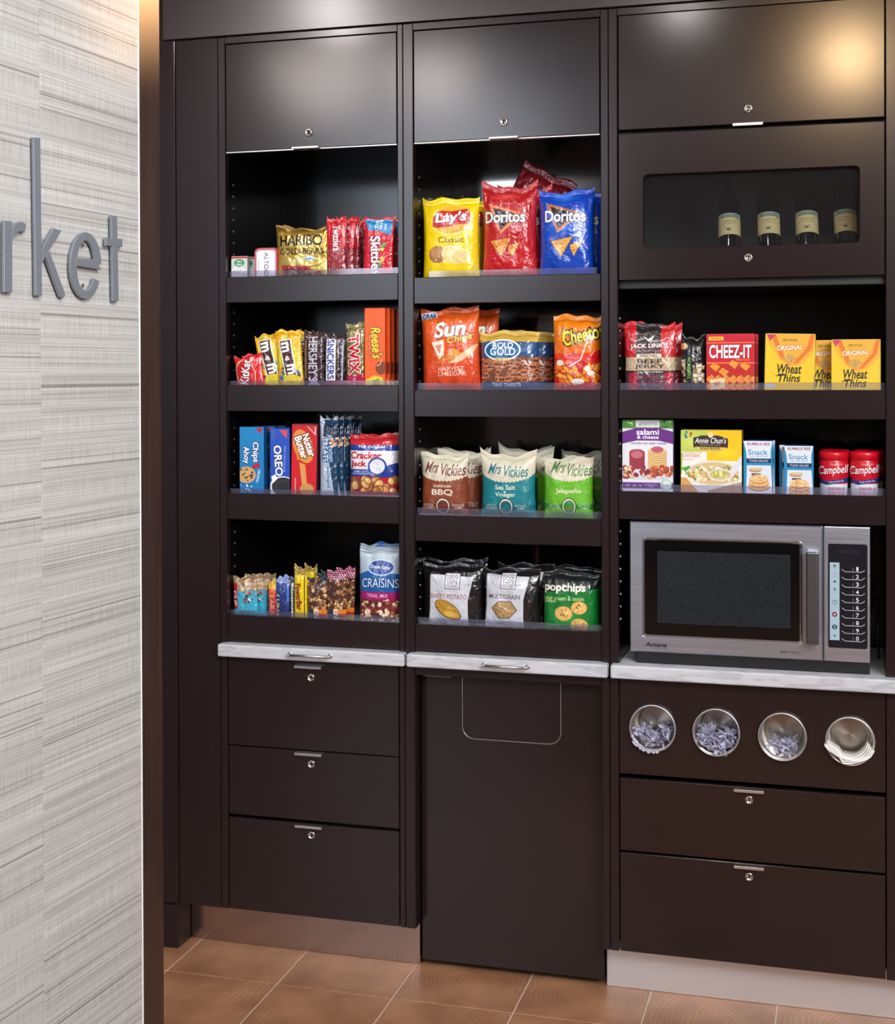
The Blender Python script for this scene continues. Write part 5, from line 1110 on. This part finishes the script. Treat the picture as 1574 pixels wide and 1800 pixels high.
# ------------------------------------------------------------------ right cabinet, upper shelf (C2, D2)
def a(A):
    A.R(165, 150, 300, 520, (196, 26, 36)).R(560, 150, 720, 520, (196, 26, 36)).R(300, 150, 562, 400, (34, 28, 30)); A.P([(370, 290), (430, 330), (500, 285), (470, 340), (440, 360), (410, 335)], (236, 232, 230))
    A.L([(230, 320), (300, 350), (390, 320), (480, 350), (560, 350), (640, 310)], 8, (226, 200, 200)); A.T("JACK LINK'S", 438, 408, 400, 62, (246, 242, 240), bold=.06, rot=-1, out=(80, 10, 16), ow=4).T('PREMIUM CUTS', 440, 458, 250, 18, (214, 200, 200))
    A.R(308, 488, 574, 525, (226, 210, 184)).T('ORIGINAL', 440, 507, 190, 26, (60, 40, 36), bold=.02); A.R(190, 525, 712, 668, (196, 172, 140)); A.T('BEEF', 448, 570, 260, 46, (40, 30, 28), bold=.05).T('JERKY', 448, 628, 320, 50, (40, 30, 28), bold=.05)
    A.R(300, 668, 610, 700, (30, 26, 30)).T('22g PROTEIN', 450, 686, 270, 26, W_, bold=.03); A.R(200, 700, 720, 960, (90, 50, 60)).R(230, 690, 320, 960, (176, 30, 50)).R(600, 690, 690, 960, (176, 30, 46)); A.B(320, 710, 600, 900, 50, 14, 30, [(90, 44, 54), (120, 60, 76), (70, 36, 44)], .5)
bag('jerky_pouch', 'C2', (172, 160, 712), .035, a, 'red and black beef jerky pouch at the left of the upper right shelf', 'snack pouch', 'beef jerky pouch', 'beef jerky pouches', (70, 40, 46), crinkle=.5, ear=.001, pinch=.01, gusset=True, wr=1.3, sealf=.09, back=[(.012, .04, 0, .001), (-.018, .075, 0, -.002)])
def a(A):
    A.R(760, 260, 1040, 960, (22, 22, 22)); A.E(805, 395, 44, 36, (214, 176, 130)).B(780, 540, 1030, 780, 34, 22, 40, [(206, 182, 144), (176, 150, 110), (226, 206, 170)], .6, (70, 60, 40))
    A.R(826, 500, 905, 780, (24, 26, 24)).T('WONDERFUL', 862, 640, 240, 36, (120, 190, 60), rot=90, bold=.04)
bag('pistachio_pouch', 'C2', (775, 285, 1030), .035, a, 'black pistachio pouch with green vertical lettering beside the jerky', 'snack pouch', 'pistachio pouch', 'pistachio pouches', (22, 22, 22), crinkle=.55, ear=.004, pinch=.02, wr=1.4, back=[(-.012, .045, 2)])
def a(A):
    A.G(1040, 290, 1560, 370, (206, 20, 50), (190, 14, 40)).R(1040, 370, 1560, 384, (240, 110, 70)).R(1040, 384, 1560, 590, (204, 14, 36)).R(1066, 312, 1226, 352, (240, 196, 50)).T('Sunshine', 1150, 332, 110, 22, (180, 40, 20), bold=.03)
    A.T('CHEEZ-IT', 1296, 470, 450, 145, W_, bold=.06, out=(130, 0, 20), ow=6).T('BAKED SNACK', 1430, 558, 150, 20, (250, 190, 80), bold=.03).R(1040, 586, 1560, 598, (240, 140, 70)).R(1040, 598, 1560, 960, (190, 30, 30))
    for i in range(7):
        for j in range(3): chip3(A, [(1050+i*78-20, 760+j*75), (1100+i*78, 712+j*75), (1150+i*78, 775+j*75), (1095+i*78, 825+j*75)], (236, 140, 60))
    for x, y in ((1135, 635), (1225, 690), (1335, 608), (1455, 630)): chip3(A, [(x-62, y-8), (x-15, y-50), (x+60, y-8), (x+10, y+52)], (246, 150, 40))
    A.P([(1080, 768), (1235, 752), (1243, 860), (1088, 874)], (226, 206, 160)).T('NET', 1160, 812, 70, 40, (190, 60, 40), rot=-5, bold=.04)
carton('cheese_cracker_box', 'C2', (1040, 286, 1556), .035, a, 'red cheese cracker box on the upper right shelf', 'cracker box', 'red cracker box', 'red cheese cracker boxes', (200, 16, 36), (150, 20, 34), (220, 60, 80), back=[(.006, .04, 0)])
def wheat(x, yo):
    def f(A):
        A.R(x-10, 250, x+560, 960, (236, 200, 40)); A.P([(x, 290+yo), (x+530, 290+yo), (x+500, 480+yo), (x+380, 600+yo), (x+265, 640+yo), (x+150, 560+yo), (x+30, 380+yo)], (240, 176, 50)); A.P([(x+50, 290+yo), (x+110, 290+yo), (x+200, 520+yo), (x+290, 620+yo), (x+160, 540+yo)], (230, 120, 40)); A.P([(x+470, 290+yo), (x+510, 290+yo), (x+480, 440+yo), (x+340, 590+yo), (x+280, 600+yo), (x+430, 430+yo)], (230, 120, 40))
        A.L([(x+120, 300+yo), (x+170, 430+yo), (x+290, 560+yo)], 7, (250, 214, 90)); A.P([(x+10, 290+yo), (x+110, 290+yo), (x+45, 360+yo)], (200, 60, 90))
        A.T('100% WHOLE', x+255, 350+yo, 150, 26, (110, 90, 30), bold=.03).T('ORIGINAL', x+255, 430+yo, 270, 52, (252, 248, 226), bold=.06, rot=-4, out=(200, 120, 40), ow=5, arc=-6); A.P([(x+170, 530+yo), (x+255, 485+yo), (x+335, 535+yo), (x+250, 605+yo)], (206, 160, 80)).B(x+210, 510+yo, x+300, 575+yo, 30, 4, 8, [(170, 120, 50), (226, 190, 120)], .8)
        A.T('Wheat', x+250, 650+yo, 260, 100, (30, 24, 20), bold=.04, sh=.15).T('Thins', x+250, 745+yo, 240, 84, (30, 24, 20), bold=.04, sh=.2).L([(x+110, 725+yo), (x+240, 712+yo)], 8, (30, 24, 20))
        A.E(x+60, 830+yo, 60, 22, (200, 206, 220))
    return f
carton('wheat_cracker_box', 'D2', (200, 285, 728), .04, wheat(205, 0), 'yellow wheat cracker box next to the red cracker box', 'cracker box', group='yellow wheat cracker boxes', base=(236, 200, 40), side=(150, 120, 30), top=(240, 220, 120), tilt=1.3)
carton('wheat_cracker_box', 'D2', (905, 340, 1425), .035, wheat(905, 50), 'yellow wheat cracker box at the right end of the upper right shelf', 'cracker box', group='yellow wheat cracker boxes', base=(236, 200, 40), side=(150, 120, 30), top=(240, 220, 120), back=[(-.068, .04, 0)], blab=['yellow wheat cracker box partly covered, between the two front yellow ones'])
# ------------------------------------------------------------------ right cabinet, lower shelf (C3, D3)
def a(A):
    A.R(140, 90, 700, 960, (226, 228, 234)); A.R(140, 100, 700, 200, (80, 140, 60)).B(140, 100, 700, 200, 60, 8, 22, [(110, 170, 80), (40, 90, 40), (160, 200, 120)], .4).R(290, 110, 545, 190, (214, 218, 220)).T('gopicnic', 425, 150, 200, 40, (110, 120, 120), bold=.02)
    A.P([(145, 240), (300, 195), (540, 195), (690, 235), (690, 365), (540, 330), (300, 330), (145, 365)], (104, 40, 130)); A.T('salami', 418, 238, 240, 62, W_, bold=.05).T('& cheese', 420, 292, 230, 40, W_, bold=.05); A.T('ready-to-eat meal', 425, 360, 380, 36, (90, 90, 100), bold=.02)
    for i in range(8): A.E(305, 600-i*20, 82, 34, (110, 30, 40)).E(303, 594-i*20, 80, 32, (176, 60, 80))
    A.E(303, 480, 62, 40, (196, 110, 120))
    for i in range(8): A.E(520, 610-i*24, 100, 34, (190, 140, 80)).E(518, 603-i*24, 98, 32, (232, 200, 140))
    A.E(520, 425, 66, 34, (190, 90, 110)); A.E(420, 690, 300, 60, (206, 210, 220)); A.B(150, 610, 450, 720, 40, 18, 30, [(120, 30, 50), (226, 196, 150), (150, 50, 60), (214, 170, 130)], .8); A.B(470, 610, 690, 700, 26, 20, 34, [(176, 80, 50), (206, 120, 70), (150, 60, 40)], .8)
    A.R(150, 775, 690, 840, (104, 40, 130)).T('410   16g   7g', 265, 808, 170, 26, W_, bold=.03).T('NO REFRIGERATION\nNEEDED', 450, 808, 140, 34, W_, bold=.02); A.E(613, 800, 62, 60, (170, 200, 190)).E(613, 800, 52, 50, (214, 226, 222))
carton('snack_meal_box', 'C3', (145, 108, 688), .03, a, 'white and purple salami and cheese meal box at the left of the lower shelf', 'meal box', base=(226, 228, 234), side=(80, 80, 90), top=(80, 120, 70), back=[(-.006, .034, 0)], blab=['meal box right behind the white and purple one'])
def a(A):
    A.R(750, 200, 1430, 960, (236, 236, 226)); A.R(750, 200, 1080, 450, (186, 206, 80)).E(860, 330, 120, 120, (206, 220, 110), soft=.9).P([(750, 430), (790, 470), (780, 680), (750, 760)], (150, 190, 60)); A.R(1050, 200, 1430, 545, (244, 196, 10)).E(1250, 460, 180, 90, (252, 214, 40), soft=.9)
    A.P([(905, 300), (1000, 275), (1170, 275), (1275, 310), (1272, 405), (1090, 440), (905, 400)], (52, 36, 30)); A.P([(920, 395), (1260, 400), (1180, 445), (990, 445)], (214, 186, 90)); A.E(1090, 270, 30, 30, (230, 210, 160)); A.T("Annie Chun's", 1090, 328, 330, 62, W_, bold=.03, sh=.2).T('all natural asian cuisine', 1085, 374, 220, 14, (230, 220, 200)).T('SOUP BOWL', 1086, 414, 215, 26, (70, 50, 20), bold=.02)
    A.T('CHINESE STYLE', 895, 462, 200, 20, (180, 120, 110)).T('CHICKEN', 880, 492, 180, 32, (200, 90, 60), bold=.01).T('NOODLE SOUP', 850, 530, 120, 18, (200, 120, 100))
    A.E(1115, 700, 305, 160, (226, 226, 222)).E(1115, 680, 270, 120, (216, 190, 140)); A.B(880, 610, 1370, 750, 60, 18, 40, [(226, 206, 150), (206, 120, 60), (236, 224, 180), (120, 140, 50), (240, 230, 200)], .4); A.E(1190, 690, 130, 66, (226, 226, 226)).E(1190, 690, 112, 52, (206, 190, 120)).B(1110, 655, 1270, 725, 20, 14, 26, [(236, 220, 150), (160, 170, 70)], .4)
    A.P([(1290, 640), (1420, 480), (1425, 560), (1320, 720)], (222, 224, 230)); A.P([(750, 720), (830, 730), (960, 880), (960, 960), (750, 960)], (214, 160, 90)); A.P([(1060, 860), (1430, 760), (1430, 960), (1060, 960)], (176, 150, 130)); A.B(760, 620, 860, 700, 6, 20, 40, [(70, 140, 50), (110, 170, 60)], .5); A.B(810, 240, 880, 300, 5, 10, 16, [(40, 110, 150), (180, 60, 40)], .9)
carton('soup_bowl_box', 'C3', (768, 222, 1420), .06, a, 'yellow and green noodle soup box between the meal box and the tuna boxes', 'soup box', base=(236, 236, 226), side=(150, 120, 20), top=(226, 206, 70))
def tuna(x, yo):
    def f(A):
        A.R(x-10, 290, x+330, 960, (24, 140, 190)); A.P([(x, 305+yo), (x+285, 305+yo), (x+265, 400+yo), (x+265, 475+yo), (x+32, 475+yo), (x+26, 400+yo)], (222, 230, 240)).T('BUMBLE BEE', x+148, 335+yo, 220, 26, (150, 80, 90), bold=.03)
        A.T('Snack', x+142, 415+yo, 190, 52, (40, 130, 180), bold=.01).T('ON THE RUN!', x+148, 456+yo, 170, 13, (90, 130, 160)); A.R(x+30, 478+yo, x+270, 517+yo, (26, 40, 84)).T('TUNA SALAD', x+148, 498+yo, 185, 24, (226, 230, 240), bold=.03)
        A.P([(x+35, 543+yo), (x+268, 543+yo), (x+290, 960), (x+20, 960)], (222, 228, 240)); A.E(x+115, 590+yo, 62, 22, (200, 150, 110)).R(x+78, 565+yo, x+182, 590+yo, (214, 200, 150)).P([(x+75, 622+yo), (x+170, 622+yo), (x+160, 640+yo), (x+85, 640+yo)], (30, 44, 90))
        for i in range(3): A.E(x+150, 750+yo-i*35, 105-i*8, 46, (190, 130, 80)).E(x+150, 742+yo-i*35, 102-i*8, 42, (234, 190, 130)); A.B(x+70, 715+yo-i*35, x+230, 765+yo-i*35, 24, 6, 12, [(214, 160, 100), (244, 214, 164)], .7)
    return f
carton('tuna_snack_box', 'D3', (95, 305, 382), .022, tuna(95, 0), 'blue and white tuna snack box beside the yellow soup box', 'food box', group='blue tuna snack boxes', base=(24, 140, 190), side=(16, 60, 110), short='left tuna box', back=[(.004, .03, 0)], blab=['tuna snack box hidden behind the one beside the yellow soup box'])
carton('tuna_snack_box', 'D3', (490, 353, 780), .022, tuna(490, 46), 'blue and white tuna snack box beside the red soup cups', 'food box', group='blue tuna snack boxes', base=(24, 140, 190), side=(16, 60, 110), back=[(-.012, .03, 0)], blab=['tuna snack box peeking out left behind the one next to the soup cups'])
M_CAPR = plain('red_plastic_cap', (206, 14, 34), .3)
def soup(x, label, blabel, dx):
    bx = (x, 405, x+296); Yc = YF+.0245+.030; xc, Wd, z0, H, yb = place('', 'D3', bx, Yc); A = Art(x, 405, x+296, yb, (196, 14, 36), .75)
    A.R(x, 405, x+300, 680, (200, 14, 36)); A.T("Campbell's", x+165, 585, 330, 105, W_, bold=.03, sh=.2, rot=-4, out=(120, 0, 20), ow=3).T("Campbell's", x+172, 528, 125, 30, (226, 190, 180), bold=.03, sh=.2)
    A.R(x, 715, x+300, 960, (222, 224, 232)).P([(x, 665), (x+80, 690), (x+200, 670), (x+296, 655), (x+296, 700), (x+200, 705), (x+80, 725), (x, 705)], (30, 60, 130)); A.T('Soup on the Go', x+172, 692, 150, 24, W_, bold=.03, rot=-6); A.T('CHICKEN &', x+172, 762, 160, 32, (170, 40, 56), bold=.03).T('NOODLES', x+192, 805, 118, 36, (170, 40, 56), bold=.03).T('MINI\nMINI', x+112, 805, 34, 34, (170, 40, 56), bold=.03)
    m = printed('soup_cup_print', A.image('soup_cup_art'), .35, .3); R = Wd/2; n = 36
    prof = [(0, 0), (R*.86, 0), (R*.88, .002), (R*.94, H*.35), (R*.96, H*.45), (R*.99, H*.5), (R*.99, H*.80), (R*.97, H*.82)]
    V = []; F = []; U = []
    for r_, h in prof:
        for i in range(n): t = 2*PI*i/n; V.append((r_*math.cos(t), r_*math.sin(t), h)); U.append((r_*math.cos(t)/Wd+.5, h/H))
    for j in range(len(prof)-1):
        for i in range(n): F.append((j*n+i, j*n+(i+1) % n, (j+1)*n+(i+1) % n, (j+1)*n+i))
    r = mk('soup_cup', V, F, m, None, smooth=True, uvs=U)
    bm = bmesh.new(); bm_lathe(bm, [(R*.9, H*.815), (R, H*.82), (R, H*.965), (R*.97, H*.985), (R*.9, H), (R*.82, H), (R*.80, H*.99), (0.0005, H*.99)], 48, Matrix.Identity(4)); bmobj('lid', bm, M_CAPR, r, True)
    tag(r, label, 'soup cup', 'red and white soup cups'); r.location = (xc, Yc, z0)
    c = copy_tree(r); c.location = r.location+Vector((dx, .068, 0)); c['label'] = blabel
soup(828, 'red-capped soup cup beside the tuna boxes', 'soup cup hidden behind the one beside the tuna boxes', .002)
soup(1130, 'red-capped soup cup at the right end of the lower shelf', 'soup cup peeking out right behind the last front cup', .012)
